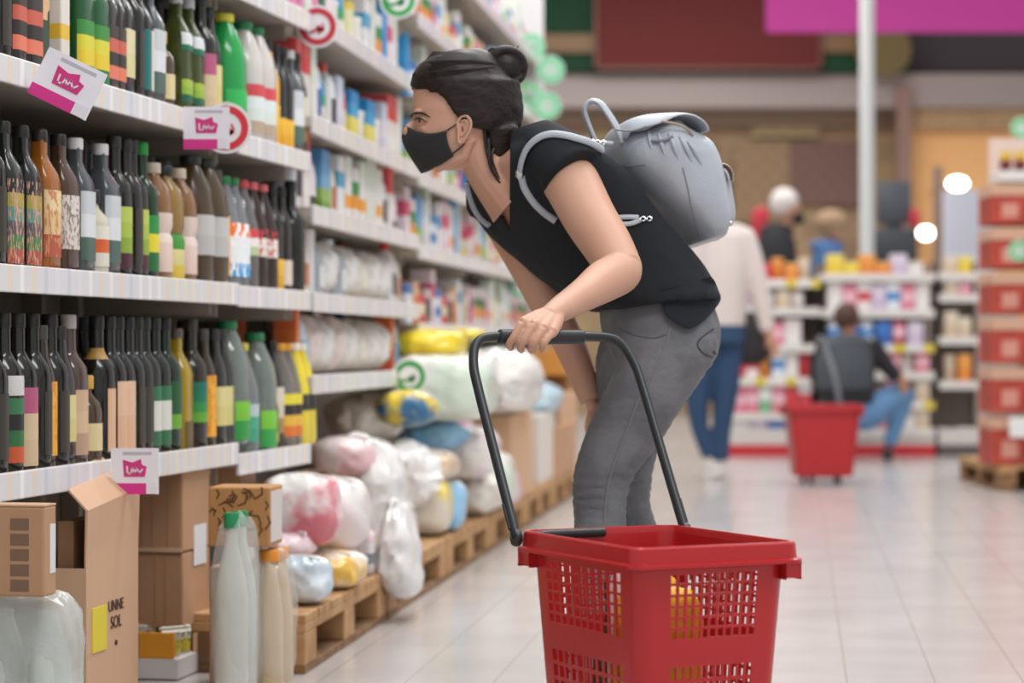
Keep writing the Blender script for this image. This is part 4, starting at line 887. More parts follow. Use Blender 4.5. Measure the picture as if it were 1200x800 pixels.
# things inside the basket
def inb(x, y, z): return BM @ Vector((x, y, z))
def inside(name, label, cat, x, y, z, rz=0): return thing(name, label, cat, inb(x, y, z), ba+rz)
t = inside('yellow_packet', 'tall yellow food packet in the near corner of the front basket', 'packet', -.055, -.105, .05, .1)
link('packet_body', blob(.13, .12, .335, 6, .03, 5), mat('#D99A14', .4, noise_col='#E5B022', nscale=20), t); link('crimped_top', B(-.04, .04, -.003, .003, .315, .335, .001), mat('#C98F1C', .4), t, False)
t = inside('orange_packet', 'small orange-yellow packet at the rim side of the basket', 'packet', -.005, -.04, .05, .9)
link('packet_body', blob(.07, .07, .34, 3, .06, 15), mat('#E0A21E', .4), t); link('crimped_top', B(-.025, .025, -.003, .003, .325, .343, .001), mat('#C98F1C', .4), t, False)
t = inside('paper_packet', 'white paper packet behind the yellow one in the basket', 'packet', -.09, -.045, .05, .2)
link('packet_body', blob(.04, .05, .36, 4, .04, 8), mat('#DDD9D4', .6), t); link('folded_top', B(-.02, .02, -.003, .003, .345, .362, .001), mat('#E4E0DB', .6), t, False)
t = inside('green_bottle', 'dark green bottle standing in the front basket', 'bottle', -.07, .03, .05)
link('glass_body', lathe(bmesh.new(), [(.032, 0), (.035, .006), (.035, .2), (.014, .27), (.0135, .31)], 20), mat('#22402F', .15), t); link('cap', lathe(bmesh.new(), [(.0155, .305), (.0155, .335)], 14), mat('#1A1A1A', .4), t)
t = inside('bread_bag', 'peach coloured bag of rolls low in the front basket', 'bag', .06, .04, .05)
link('bag_body', blob(.2, .09, .1, 2.8, .08, 22), mat('#D99A78', .5), t); link('twisted_end', blob(.03, .03, .05, 2, .2, 3), mat('#D9A88C', .5), t).location = (0, .11, .02)
# basket standing in the background
build_basket('shopping_basket', 'red basket standing on the floor behind the crouching shopper', loc=(0, 0, 0), rot=0, hw=.225, hl=.15, handle=False, red='#B01A20', H=.46, holes=False)
bb = W(963, 566, 13.9); ob = bpy.data.objects['shopping_basket.001']; ob.location = (bb.x, bb.y, 0); ob.rotation_euler.z = .06
bm = bmesh.new(); tube(bm, [W(984, 474, 13.95), W(978, 440, 14.0), W(966, 404, 14.1), W(962, 396, 14.1), W(959, 400, 14.1)], .016, 10, k=4); o_ = link('pull_handle', bm, mat('#6C7075', .4), None)
o_.parent = ob; o_.matrix_parent_inverse = (Matrix.Translation((bb.x, bb.y, 0)) @ Matrix.Rotation(.06, 4, 'Z')).inverted()
# ------------------------------------------------------------------ the woman
SKIN = mat('#CC9E86', .5, bump=.03, bscale=200, noise_col='#C89880', nscale=6)
ZW = 5.2
WOM = thing('person', 'woman in black mask and sleeveless black top leaning forward beside the basket', 'person', (W(760, 400, ZW).x, ZW, 0))
WI = Matrix.Translation(WOM.location).inverted()
def own(o, root=WOM):
    o.parent = root; o.matrix_parent_inverse = Matrix.Translation(root.location).inverted(); return o
PXM = FP/ZW
def V(x, y, dz=0): return W(x, y, ZW+dz)
WV = Vector((.40, -.86, .24)).normalized()        # across the shoulders, towards the near side
def sec(B_, F_, hw, yaw=1.0, dz=0, n=28, e=2.3, shrink=0):
    """torso ring from its back and front outline pixels"""
    b, f = V(*B_, dz), V(*F_, dz); c = (b+f)/2; nrm = (b-f); half = nrm.length/2; nrm.normalize()
    w = (WV*yaw+Vector((.06, -1, 0))*(1-yaw)).normalized(); k = hw*w.dot(nrm); t = math.sqrt(max(half*half-k*k, .0016))
    t -= shrink; hw -= shrink; out = []
    for i in range(n):
        cs, sn = sup(2*PI*i/n, e); out.append(c+nrm*cs*t+w*sn*hw)
    return out
def ringlerp(rs, k=3):
    out = []
    n = len(rs[0]); cols = [crm([tuple(r[i]) for r in rs], k) for i in range(n)]
    return [[Vector(cols[i][j]) for i in range(n)] for j in range(len(cols[0]))]
# ---- joints
shN, elN, wrN = Vector(V(668, 212, -.13)), Vector(V(728, 318, -.29)), Vector(W(655, 363, 4.655))
shF, elF, wrF = Vector(V(592, 258, .16)), Vector(V(645, 362, .14)), Vector(V(693, 470, .1))
def limbpts(bm, pts, rad, seg=40, k=6): tube(bm, pts, rad, seg, k=k)
# ---- head slices: y, front x, back x, half width
HS = [(64, 532, 566, .022), (70, 512, 582, .046), (78, 497, 584, .060), (90, 488, 594, .070), (104, 484.5, 602, .075), (118, 483.5, 608, .076), (130, 483, 607, .075), (137, 484.5, 605, .073),
      (146, 484.5, 602, .070), (156, 484, 597, .067), (166, 484, 590, .063), (176, 486, 580, .058), (185, 489, 568, .052), (193, 493, 556, .044), (199, 500, 545, .03)]
HX = V(545, 0).x
HYAW = Matrix.Rotation(math.radians(9), 3, 'Z')
HC = V(548, 130)
def yawp(p):
    q = Vector((p.x-HC.x, p.y-HC.y, 0)); q = HYAW @ q; return Vector((HC.x+q.x, HC.y+q.y, p.z))
def hslice(y, xf, xb, hw, n=36):
    cx = (xf+xb)/2; a = (xb-xf)/2/PXM; out = []
    for i in range(n):
        t = 2*PI*i/n; c, s = math.cos(t), math.sin(t)
        # narrower towards the face, fuller behind the ears
        w = hw*(1-.12*max(0, -c)**2)*(abs(s)**.92)*(1 if s > 0 else -1)
        out.append(V(cx, y)+Vector((c*a, w, 0)))
    return out
def hsl(y):
    for a, b in zip(HS, HS[1:]):
        if a[0] <= y <= b[0]:
            k = (y-a[0])/(b[0]-a[0]); return tuple(p+(q-p)*k for p, q in zip(a, b))
    return HS[0] if y < HS[0][0] else HS[-1]
def hwid(x, y):
    _, xf, xb, hw = hsl(y); cx, a = (xf+xb)/2, (xb-xf)/2; c = max(-1, min(1, (x-cx)/a)); return hw*(1-.12*max(0, -c)**2)*(1-c*c)**.46
bm = bmesh.new()
rings(bm, ringlerp([[yawp(p) for p in hslice(*s)] for s in HS], 3))
# nose, brow, cheek, chin, eye sockets by shape
nz = [(486, 140, .008), (481.5, 146, .009), (477.5, 151, .012), (475, 155.5, .014), (479, 160, .013)]
tube(bm, [yawp(V(x+3, y)) for x, y, r in nz], [r for x, y, r in nz], 12, k=3)
for s in (-1, 1):
    ball(bm, yawp(V(487.5, 134)+Vector((0, s*.026, 0))), .012, (.7, 1.5, .6))
    ball(bm, yawp(V(499, 154)+Vector((0, s*.026, 0))), .018, (1, .9, .9))
tube(bm, [yawp(V(508, 196)+Vector((0, -.02, 0))), yawp(V(540, 184)+Vector((0, -.045, 0))), yawp(V(546, 165)+Vector((0, -.058, 0)))], [.016, .016, .014], 12)
# neck
limbpts(bm, [V(560, 150), V(566, 180, .0), V(582, 208, .0), V(606, 232, .0)], [.056, .055, .058, .075], 20)
# chest and shoulders under the top
SEC = [((722, 200), (598, 296), .145, 1), ((695, 182), (574, 268), .16, 1), ((662, 166), (558, 240), .165, 1), ((636, 158), (552, 222), .14, 1), ((615, 158), (556, 210), .08, 1)]
rings(bm, ringlerp([sec(a, b, h, y, shrink=.014) for a, b, h, y in SEC], 3))
tube(bm, [V(612, 192, 0), V(630, 184, -.07), V(655, 194, -.12)], [.04, .045, .045], 14, k=3); tube(bm, [V(590, 190, .03), V(580, 215, .1), V(582, 240, .15)], [.045, .042, .04], 14, k=3)
# near arm
limbpts(bm, [V(655, 196, -.1), shN, V(691, 255, -.19), V(712, 288, -.24), elN], [.058, .060, .056, .052, .046])
limbpts(bm, [V(722, 306, -.26), elN, (elN*.72+wrN*.28)+Vector((0, 0, .002)), (elN*.4+wrN*.6), wrN], [.040, .043, .043, .034, .0255])
# far arm
limbpts(bm, [V(580, 236, .13), shF, V(617, 305, .15), elF], [.045, .05, .046, .040])
limbpts(bm, [V(638, 345, .145), elF, V(668, 405, .13), wrF], [.038, .041, .036, .026])
# near hand over the grip
GR = W(622, 396, 4.575)
pk = [(wrN, .025), (W(641, 371, 4.605), .026), (W(630, 380, 4.570), .024)]
def hand(bm, wr, rows, kn, palmr):
    for k in kn:
        tube(bm, [wr, wr*.45+k*.55, k], [palmr*.85, palmr*.95, palmr*.66], 12, k=3)
    for ch, rr in rows: tube(bm, ch, rr, 10, k=3); ball(bm, ch[-1], rr[-1]*1.02, u=10, v=8)
limbpts(bm, [elN*.3+wrN*.7, wrN, wrN*.5+W(628, 383, 4.56)*.5], [.0305, .0250, .0215], k=4)
kn = [W(611, 379, 4.550), W(624, 382, 4.547), W(636, 386, 4.550), W(646.5, 390, 4.557)]
fing = []
for i, (k, pip, dip, tip) in enumerate(((kn[0], (603, 394, 4.543), (596.5, 403, 4.551), (598.5, 407.5, 4.570)), (kn[1], (614, 398, 4.537), (609.5, 406, 4.547), (611, 410, 4.567)),
                                        (kn[2], (626.5, 400, 4.538), (622.5, 407.5, 4.548), (623.5, 411, 4.567)), (kn[3], (637.5, 401.5, 4.543), (635.5, 408.5, 4.552), (636, 411, 4.567)))):
    r = (.0083, .0085, .0082, .0074)[i]
    fing.append(([k, W(*pip), W(*dip), W(*tip)], [r*1.08, r, r*.92, r*.8]))
hand(bm, wrN, fing, kn, .017)
# thumb leaves the side of the palm and passes behind and under the grip
tube(bm, [W(632, 378, 4.605), W(615, 388, 4.615), W(603, 399, 4.610), W(597, 404, 4.595)], [.013, .0115, .0105, .009], 10, k=3); ball(bm, W(597, 404, 4.595), .009, u=10, v=8)
# far hand resting on the thigh
kf = [V(700+i*6, 503-i*2, .1+i*.006) for i in range(4)]
hand(bm, wrF, [([k, k+(V(704+i*6, 520, .1)-V(700+i*6, 503, .1)), V(706+i*6, 532-i*2, .08)], [.0092, .0088, .0075]) for i, k in enumerate(kf)], kf, .015)
tube(bm, [V(694, 486, .09), V(690, 500, .07), V(692, 510, .06)], [.012, .0105, .009], 10, k=2)
body = fuse(bm, .0027, 3, .45); own(link('body', body, SKIN))
# nails
for i, (ch, rr) in enumerate(fing):
    pass
# ---- eyes, brows, ears
from mathutils.bvhtree import BVHTree
def tree(me):
    b = bmesh.new(); b.from_mesh(me); t = BVHTree.FromBMesh(b); b.free(); return t
def caster(T_, fallback=-.1):
    def f(px, py, off=.001):
        o = Vector((0, 0, CH)); d = (V(px, py)-o).normalized(); h = T_.ray_cast(o, d)
        return h[0]-d*off*.8+h[1]*off*.4 if h[0] else V(px, py, fallback)
    return f
onface = caster(tree(body), -.04)
IY = HYAW.inverted()
def mirr(p):
    q = Vector((p.x-HC.x, p.y-HC.y, 0)); q = IY @ q; q.y = -q.y; q = HYAW @ q; return Vector((HC.x+q.x, HC.y+q.y, p.z))
def facepart(name, pts, r, m, off=.0005, k=3, sx=1):
    for s in (-1, 1):
        P = [onface(x, y, off) for x, y in pts]
        if s > 0: P = [mirr(p) for p in P]
        b = bmesh.new(); tube(b, P, r, 8, k=k, sx=sx); own(link(name, b, m))
LASH = mat('#15100E', .6); SKD = mat('#A8735A', .55)
for s in (-1, 1):
    c = onface(492, 141.5, 0)+Vector((.0065, .0062, 0)); d = (HYAW @ Vector((-.93, -.36, -.03))).normalized()
    if s > 0: c = mirr(c); d = (HYAW @ Vector((-.93, .36, -.03))).normalized()
    b = bmesh.new(); ball(b, c, .0098); own(link('eyeball', b, mat('#B9ADA6', .25)))
    b = bmesh.new(); ball(b, c+d*.0052, .0058); own(link('iris', b, mat('#20140F', .12)))
facepart('upper_eyelid', [(486, 140), (489, 137.5), (493, 137), (497.5, 139.5), (500, 142)], [.0012, .0022, .0026, .0022, .001], SKIN, .0015)
facepart('eyelash', [(485.5, 141), (488.5, 138.8), (493, 138.3), (497, 140.4), (500.5, 143.3)], [.0008, .0014, .0016, .0014, .0007], LASH, .003)
facepart('lower_eyelid', [(486.5, 145), (490, 146.2), (494, 146), (498.5, 144)], [.0008, .0014, .0014, .0008], SKIN, .001)
facepart('eyebrow', [(483, 134), (487, 132.3), (492, 132), (498, 133.8), (504, 137.5)], [.0012, .0026, .0028, .0022, .0009], mat('#2A1E1A', .8), .0012)
for s in (-1, 1):
    def ep(x, y, lift):
        p = onface(543, 153, 0)+Vector(((x-543)/PXM, 0, (153-y)/PXM)); p.y = onface(542, 155, 0).y-lift-.0045-(x-536)*.00055
        return p if s < 0 else mirr(p)
    oc = [(537.5, 152), (536.5, 146), (538, 140.5), (542, 137), (547, 137), (551, 141), (552, 147), (550.5, 154), (547, 160), (543.5, 165.5), (540, 168), (537.5, 165.5), (537.5, 159)]
    b = bmesh.new(); q = [ep(x, y, .004) for x, y in oc]; tube(b, q+[q[0], q[1]], .0030, 8, k=2); own(link('ear_rim', b, SKIN))
    b = bmesh.new(); a_ = [b.verts.new(ep(x, y, .0025)) for x, y in oc]; c_ = [b.verts.new(ep(x, y, -.012)) for x, y in oc]; b.faces.new(a_); b.faces.new(c_[::-1])
    for i in range(len(a_)): b.faces.new((a_[i], a_[(i+1) % len(a_)], c_[(i+1) % len(a_)], c_[i]))
    own(link('ear', b, SKIN))
    b = bmesh.new(); tube(b, [ep(540.5, 143, .004), ep(545, 141.5, .0045), ep(548, 146, .0045), ep(546.5, 153, .0045), ep(543, 158.5, .004), ep(540, 159, .004)], .0020, 8, k=3); own(link('ear_fold', b, SKIN))
    b = bmesh.new(); ball(b, ep(542.5, 151.5, .0022), .0042, (.8, .3, 1.7)); own(link('ear_hollow', b, mat('#8A5442', .7)))
    b = bmesh.new(); ball(b, ep(538.5, 154, .003), .0036, (.8, .7, 1.3)); own(link('ear_tragus', b, SKIN))
# ---- hair
def hair_mat():
    m = bpy.data.materials.new('hair'); m.use_nodes = True; nt = m.node_tree; b = nt.nodes['Principled BSDF']
    tc = nt.nodes.new('ShaderNodeTexCoord'); mp = nt.nodes.new('ShaderNodeMapping'); mp.inputs['Rotation'].default_value = (0, math.radians(-12), 0); mp.inputs['Scale'].default_value = (10, 260, 150)
    n = nt.nodes.new('ShaderNodeTexNoise'); n.inputs['Scale'].default_value = 1; n.inputs['Detail'].default_value = 5
    r = nt.nodes.new('ShaderNodeValToRGB'); r.color_ramp.elements[0].color = lin('#150F0E'); r.color_ramp.elements[1].color = lin('#2E201C'); r.color_ramp.elements[0].position = .35; r.color_ramp.elements[1].position = .7
    L = nt.links.new; L(tc.outputs['Object'], mp.inputs[0]); L(mp.outputs[0], n.inputs['Vector']); L(n.outputs['Fac'], r.inputs['Fac']); L(r.outputs[0], b.inputs['Base Color'])
    bp = nt.nodes.new('ShaderNodeBump'); bp.inputs['Strength'].default_value = .35; bp.inputs['Distance'].default_value = .004; L(n.outputs['Fac'], bp.inputs['Height']); L(bp.outputs[0], b.inputs['Normal'])
    b.inputs['Roughness'].default_value = .42; b.inputs['Specular IOR Level'].default_value = .35; return m
HAIR = hair_mat()
# slices: y, front x (hairline), back x, half width, how far forward the shell reaches
HH = [(57, 544, 560, .014), (60, 527, 570, .042), (66, 507, 580, .063), (76, 491, 588, .077), (88, 483, 598, .084), (99, 481, 606, .087), (104, 481, 609, .088)]
HB = [(104, 482), (108, 492), (112, 506), (118, 514), (126, 519), (136, 526), (144, 533), (150, 541), (153, 549), (160, 557), (170, 563), (180, 570), (190, 578), (200, 586), (207, 590)]
HBK = [(104, 610, .088), (118, 613, .088), (132, 614, .087), (145, 612, .084), (156, 607, .08), (168, 601, .073), (180, 595, .063), (195, 588, .05), (207, 583, .036)]
def li(tab, y, j):
    for a, b in zip(tab, tab[1:]):
        if a[0] <= y <= b[0]: return a[j]+(b[j]-a[j])*(y-a[0])/(b[0]-a[0])
    return tab[-1][j] if y > tab[-1][0] else tab[0][j]
bm = bmesh.new()
rings(bm, ringlerp([[yawp(p) for p in hslice(y, a, b, w)] for y, a, b, w in HH], 3))
# lower hair as overlapping vertical lobes from hairline to nape
for s in (-1, 1):
    for y in range(100, 208, 5):
        xf, xb, hw = li(HB, y, 1), li(HBK, y, 1), li(HBK, y, 2); cx = (482+xb)/2; a = (xb-482)/2
        pts = []; rr = []
        for j in range(9):
            x = xf+(xb-6-xf)*j/8; c = max(-1, min(1, (x-cx)/a)); w = hw*max(0, 1-abs(c)**2.3)**.5
            if y > 150: w = hw*max(0, 1-abs((x-(565+xb)/2)/max(4, (xb-565)/2+10))**2)**.5*.95
            pts.append(yawp(V(x, y)+Vector((0, s*max(w-.010, 0), 0)))); rr.append(.005+.008*min(1, j/3))
        tube(bm, pts, rr, 8)
ball(bm, yawp(V(578, 140)), .062, (.95, 1.05, 1.35))
ball(bm, yawp(V(584, 178)), .035, (.8, 1.1, 1.3))
hairm = fuse(bm, .0042, 6, .5, disp=lambda c: .0018*noise.noise(Vector((c.x*12, c.y*60, c.z*55+c.x*18))))
own(link('hair', hairm, HAIR))
bm = bmesh.new(); bc = yawp(V(592, 79))
ball(bm, bc, .040, (1.05, .9, 1.05)); random.seed(4)
for i in range(9):
    a = i*.7; ax = Vector((math.cos(a)*.3, -1+.25*math.sin(a*2), math.sin(a)*.3)).normalized(); u = ax.orthogonal().normalized(); w = ax.cross(u); r_ = .033+.006*math.sin(i*1.7)
    off = Vector((.004*math.sin(i), -.018+.005*(i % 8), .004*math.cos(i)))
    tube(bm, [bc+off+(u*math.cos(t)+w*math.sin(t))*r_ for t in [k*.5+i for k in range(11)]], [.004]+[.0105]*9+[.004], 8, k=2)
own(link('hair_bun', fuse(bm, .003, 3, .5), HAIR))
def strand(name, pts, r, k=5, dz=0): 
    b = bmesh.new(); tube(b, [yawp(V(x, y))+Vector((0, d, 0)) for x, y, d in pts], r, 6, k=k); own(link(name, b, HAIR))
strand('loose_strand', [(598, 66, -.01), (603, 62, -.01), (605, 58, -.01), (609, 53, -.01)], [.003, .002, .0015, .0006])
strand('loose_strand', [(570, 66, -.02), (576, 58, -.02), (585, 59, -.02), (592, 64, -.02)], [.0015, .0025, .0025, .001])
strand('loose_strand', [(608, 84, -.01), (611, 92, -.01), (608, 100, -.01), (604, 102, -.01)], [.002, .002, .0015, .0006])
strand('loose_strand', [(573, 165, -.06), (574, 185, -.07), (577, 202, -.072), (590, 221, -.07), (593, 226, -.07)], [.006, .005, .0035, .002, .0008])
strand('loose_strand', [(580, 175, -.06), (577, 188, -.07), (583, 205, -.07), (590, 218, -.07)], [.004, .003, .002, .0008])
strand('loose_strand', [(568, 150, -.068), (570, 170, -.068), (572, 185, -.07), (575, 195, -.07)], [.004, .004, .003, .0008])
for i in range(26):          # combed-back strands over the crown
    k = i/25; y0 = 100-k*38; x0 = 483+max(0, (88-y0))*.9+(3 if y0 > 92 else 0)
    pts = []
    for j in range(7):
        f = j/6; x = x0+(583-x0)*f; y = y0+(80-y0)*f-6*math.sin(PI*f)*(1-k*.6)+(7*math.sin(PI*f) if y0 > 90 else 0)
        yy = max(59, y); 
        if yy < 104:
            for a, b_ in zip(HH, HH[1:]):
                if a[0] <= yy <= b_[0]: q = (yy-a[0])/(b_[0]-a[0]); xf, xb, hw = [a[m]+(b_[m]-a[m])*q for m in (1, 2, 3)]
            c = max(-.99, min(.99, (x-(xf+xb)/2)/((xb-xf)/2))); w = hw*(1-.12*max(0, -c)**2)*(1-c*c)**.46
        pts.append(yawp(V(x, yy)+Vector((0, -w+.0005, 0))))
    b = bmesh.new(); tube(b, pts, [.0012]+[.0022]*5+[.001], 5, k=3); own(link('combed_strand', b, HAIR))
# ---- mask
MKM = mat('#1B1B1D', .75, sheen=.2)
bm = bmesh.new(); Nn, Mm = 15, 12
for s in (-1, 1):
    grid = []
    for i in range(Nn):
        u = i/(Nn-1); row = []
        for j in range(Mm):
            v = j/(Mm-1)
            fy = 147.5+v*56; fx = 473+(-2.0*math.sin(min(1, v*2.2)*PI*.6))*(1 if v < .45 else 1)+(0 if v < .3 else (v-.3)**1.25*36)
            ry = 156+v*29; rx = 518.5+v*9-2.5*math.sin(PI*v)
            x = fx+(rx-fx)*u; y = fy+(ry-fy)*u+7*math.sin(PI*u)*(1-v)**1.3+2*math.sin(PI*u)*v
            wd = hwid(x, min(y, 197))+.0065; wmin = (hwid(rx, min(ry, 197))+.0045)*u**.62
            w = max(min(wd, 9), 0) if u > .55 else (wmin*(1-u/.55)+max(wd, wmin*.9)*(u/.55))*1.0
            w = w*min(1, (u/.12)) if u < .12 else w
            row.append(bm.verts.new(yawp(V(x, y)+Vector((0, s*w, 0)))))
        grid.append(row)
    for i in range(Nn-1):
        for j in range(Mm-1): bm.faces.new((grid[i][j], grid[i+1][j], grid[i+1][j+1], grid[i][j+1]))
bmesh.ops.remove_doubles(bm, verts=bm.verts[:], dist=.0008)
mk = own(link('face_mask', bm, MKM)); solid(mk, .002, 1)
for s in (-1, 1):
    for pts in ([(518, 157), (530, 149), (541, 141)], [(526, 183), (536, 175), (545, 166)]):
        b = bmesh.new(); tube(b, [yawp(V(x, y)+Vector((0, s*(hwid(x, y)+.004), 0))) for x, y in pts], .0016, 6, k=2); own(link('ear_loop', b, MKM))
# ---- top
TOPM = mat('#15191F', .9, bump=.1, bscale=120, noise_col='#181C22', nscale=3)
TS = [((842, 350), (694, 366), .185, .1), ((832, 330), (680, 357), .18, .25), ((815, 306), (662, 344), .17, .5), ((776, 262), (634, 322), .155, .8), ((738, 214), (600, 294), .155, 1), ((702, 183), (572, 270), .175, 1), ((668, 163), (556, 246), .18, 1), ((640, 153), (548, 222), .15, 1), ((616, 152), (550, 206), .085, 1)]
bm = bmesh.new(); rings(bm, ringlerp([sec(*t) for t in TS], 3))
tube(bm, [V(612, 168, 0), V(634, 170, -.07), V(656, 186, -.12), V(671, 204, -.145)], [.052, .056, .066, .071], 18, k=3)       # near cap sleeve
tube(bm, [V(596, 186, .03), V(576, 212, .1), V(574, 244, .16)], [.05, .052, .056], 16, k=3)
def folds(c):
    return .0035*noise.noise(Vector((c.x*9+c.z*7, c.y*5, c.z*9-c.x*6)))+.0012*noise.noise(c*32)
shirt = fuse(bm, .0068, 6, .5, disp=folds)
# sleeve opening: cut square across the near upper arm
ad = (elN-shN).normalized()
# neckline: the V between its two edges, open all the way through
def plane(p, q, side):
    a, b_ = V(*p), V(*q); d = (b_-a).normalized(); n = d.cross(Vector((0, 1, 0))).normalized()
    if n.dot(V(*side)-a) < 0: n = -n
    return (a, n)
carve(shirt, [plane((562, 208), (588, 256), (590, 200)), plane((598, 160), (597, 256), (570, 200))])
carve(shirt, [plane((550, 170), (620, 150), (590, 120))])
# hem notch at the near side seam
carve(shirt, [plane((776, 374), (787, 352), (795, 380)), plane((787, 352), (806, 398), (785, 380))])
own(solid(link('sleeveless_top', shirt, TOPM), .003, -1))
# ---- jeans
JM = mat('#646569', .85, bump=.22, bscale=90, noise_col='#75767A', nscale=9)
JD = mat('#8A8A8C', .8)
bm = bmesh.new()
def hring(y, xf, xb, dz, hw, n=24, tilt=0):
    a, b_ = V(xf, y+tilt, dz), V(xb, y-tilt, dz); c = (a+b_)/2; u = (b_-a)/2; out = []
    for i in range(n):
        cs, sn = sup(2*PI*i/n, 2.2); out.append(c+u*cs+Vector((0, -sn*hw, 0)))
    return out
rings(bm, ringlerp([sec((826, 335), (702, 358), .15, .1, n=24), hring(378, 704, 841, 0, .165, tilt=8), hring(400, 712, 845, 0, .168, tilt=6), hring(425, 722, 838, 0, .15, tilt=4), hring(440, 735, 822, 0, .11)], 3))
NL = [(395, 716, 842, -.085, .085), (418, 726, 838, -.09, .088), (445, 714, 822, -.095, .086), (472, 702, 803, -.10, .082), (498, 690, 786, -.10, .076), (521, 681, 772, -.10, .07), (545, 674, 752, -.10, .064), (562, 671, 741, -.10, .06), (585, 671, 735, -.10, .056),
      (615, 672.5, 734, -.10, .054), (650, 671, 737, -.10, .053), (690, 668, 734, -.10, .05), (730, 665, 722, -.10, .044), (770, 661, 708, -.10, .036), (800, 658, 697, -.10, .032), (820, 656, 692, -.10, .031)]
FL = [(395, 704, 815, .085, .085), (420, 698, 800, .09, .085), (450, 698, 792, .095, .08), (480, 702, 785, .10, .076), (510, 708, 777, .10, .07), (540, 713, 768, .10, .062), (562, 714, 764, .10, .058), (590, 716, 762, .10, .054), (615, 722, 770, .10, .052),
      (650, 728, 778, .10, .052), (690, 733, 782, .10, .048), (740, 738, 778, .10, .04), (790, 740, 770, .10, .033), (812, 741, 768, .10, .031)]
for T_ in (NL, FL): rings(bm, ringlerp([hring(*t) for t in T_], 3))
def jf(c):
    p = (c.z-CH)*PXM; y = HZ-p
    kn = math.exp(-((y-575)/38)**2)+.6*math.exp(-((y-470)/30)**2)+.5*math.exp(-((y-420)/22)**2)+.9*math.exp(-((y-790)/30)**2)
    return kn*.0034*math.sin(c.z*300+noise.noise(Vector((c.x*22, c.y*22, c.z*14)))*4.5)*(.5+.5*noise.noise(c*20+Vector((3, 3, 3))))+.001*noise.noise(c*40)
jm = fuse(bm, .0075, 6, .5, disp=jf); own(link('jeans', jm, JM))
TREE = tree(jm)
def onjeans(px, py, off=.001):
    o = Vector((0, 0, CH)); d = (V(px, py)-o).normalized(); h = TREE.ray_cast(o, d)
    return h[0]+h[1]*off if h[0] else V(px, py, -.1)
def seam(name, pts, r, m=JD):
    q = crm(pts, 6); b = bmesh.new(); tube(b, [onjeans(*p) for p in q], r, 6); own(link(name, b, m))
seam('side_seam', [(786, 384), (778, 410), (764, 440), (748, 470), (736, 500), (722, 535), (712, 570), (708, 612)], .0016, mat('#7C7D80', .85))
seam('pocket_seam', [(726, 384), (742, 392), (765, 396), (780, 392)], .0008, mat('#5A5B5F', .85)); 
seam('back_pocket', [(836, 385), (818, 400), (822, 412), (834, 418)], .0016, mat('#3E3F43', .85)); seam('waist_button', [(838, 414), (836, 412)], .003, mat('#2C2C2E', .6))
# hanging back hem panel with its pointed corner
onsh = caster(tree(shirt), -.15)
rows_ = [[(768, 338), (786, 336), (806, 332), (824, 326), (836, 322)], [(772, 352), (788, 352), (808, 350), (828, 342), (841, 337)], [(777, 364), (791, 368), (808, 370), (829, 357), (846, 347)], [(781, 374), (794, 382), (806, 392), (827, 372), (845, 353)]]
bm = bmesh.new(); g = []
for a, r in enumerate(rows_):
    g.append([bm.verts.new(onsh(x, y, .004) if a == 0 else (onjeans(x, y, .014) if x < 838 else V(x, y, -.05))) for x, y in r])
for a, b_ in zip(g, g[1:]):
    for i in range(4): bm.faces.new((a[i], a[i+1], b_[i+1], b_[i]))
hp_ = own(solid(link('hem_panel', bm, TOPM), .003, 0)); hp_.modifiers.new('s', 'SUBSURF').levels = 2
# ---- shoes
def shoe(name, px, py, Z, dz, m, sc=1, ang=PI, parent=WOM, sole='#141414'):
    p = W(px, py, Z); M = Matrix.Translation((p.x, p.y, 0)) @ Matrix.Rotation(ang, 4, 'Z') @ Matrix.Scale(sc, 4)
    rs = []
    for x, w, h0, h1 in ((-.065, .022, .012, .07), (-.06, .03, .008, .10), (-.03, .034, .006, .115), (.01, .036, .006, .09), (.05, .038, .006, .07), (.10, .043, .006, .055), (.15, .042, .006, .046), (.185, .03, .008, .036), (.198, .012, .012, .026)):
        rs.append([Vector((x, w*sup(2*PI*i/16, 2.6)[0], (h0+h1)/2+(h1-h0)/2*sup(2*PI*i/16, 2.6)[1])) for i in range(16)])
    bm = bmesh.new(); rings(bm, ringlerp(rs, 3)); bm.transform(M); a = link(name, bm, m); own(a, parent)
    bm = bmesh.new(); rs = []
    for z in (0, .003, .012): 
        rs.append([M @ Vector((x, w, z)) for x, w in ((-.07, .0), (-.06, .028), (0, .036), (.06, .038), (.12, .045), (.17, .04), (.202, .0), (.17, -.04), (.12, -.045), (.06, -.038), (0, -.036), (-.06, -.028))])
    rings(bm, rs); s = link('sole', bm, mat(sole, .7)); s.parent = a; s.matrix_parent_inverse = a.matrix_parent_inverse if False else Matrix.Translation(parent.location).inverted()
    a2 = M
    for j in range(4):
        b = bmesh.new(); tube(b, [M @ Vector((.035+j*.022, -.024, .083-j*.009)), M @ Vector((.038+j*.022, 0, .092-j*.011)), M @ Vector((.035+j*.022, .024, .083-j*.009))], .0028, 6, k=2)
        l = link('lace', b, mat('#2A2C2E' if sole != '#E8E6E4' else '#DDDDDD', .6)); l.parent = a; l.matrix_parent_inverse = Matrix.Translation(parent.location).inverted()
    return a
shoe('shoe', 672, 815, ZW-.10, 0, mat('#1D2122', .5, bump=.4, bscale=60)); shoe('shoe', 752, 808, ZW+.10, 0, mat('#1D2122', .5, bump=.4, bscale=60))
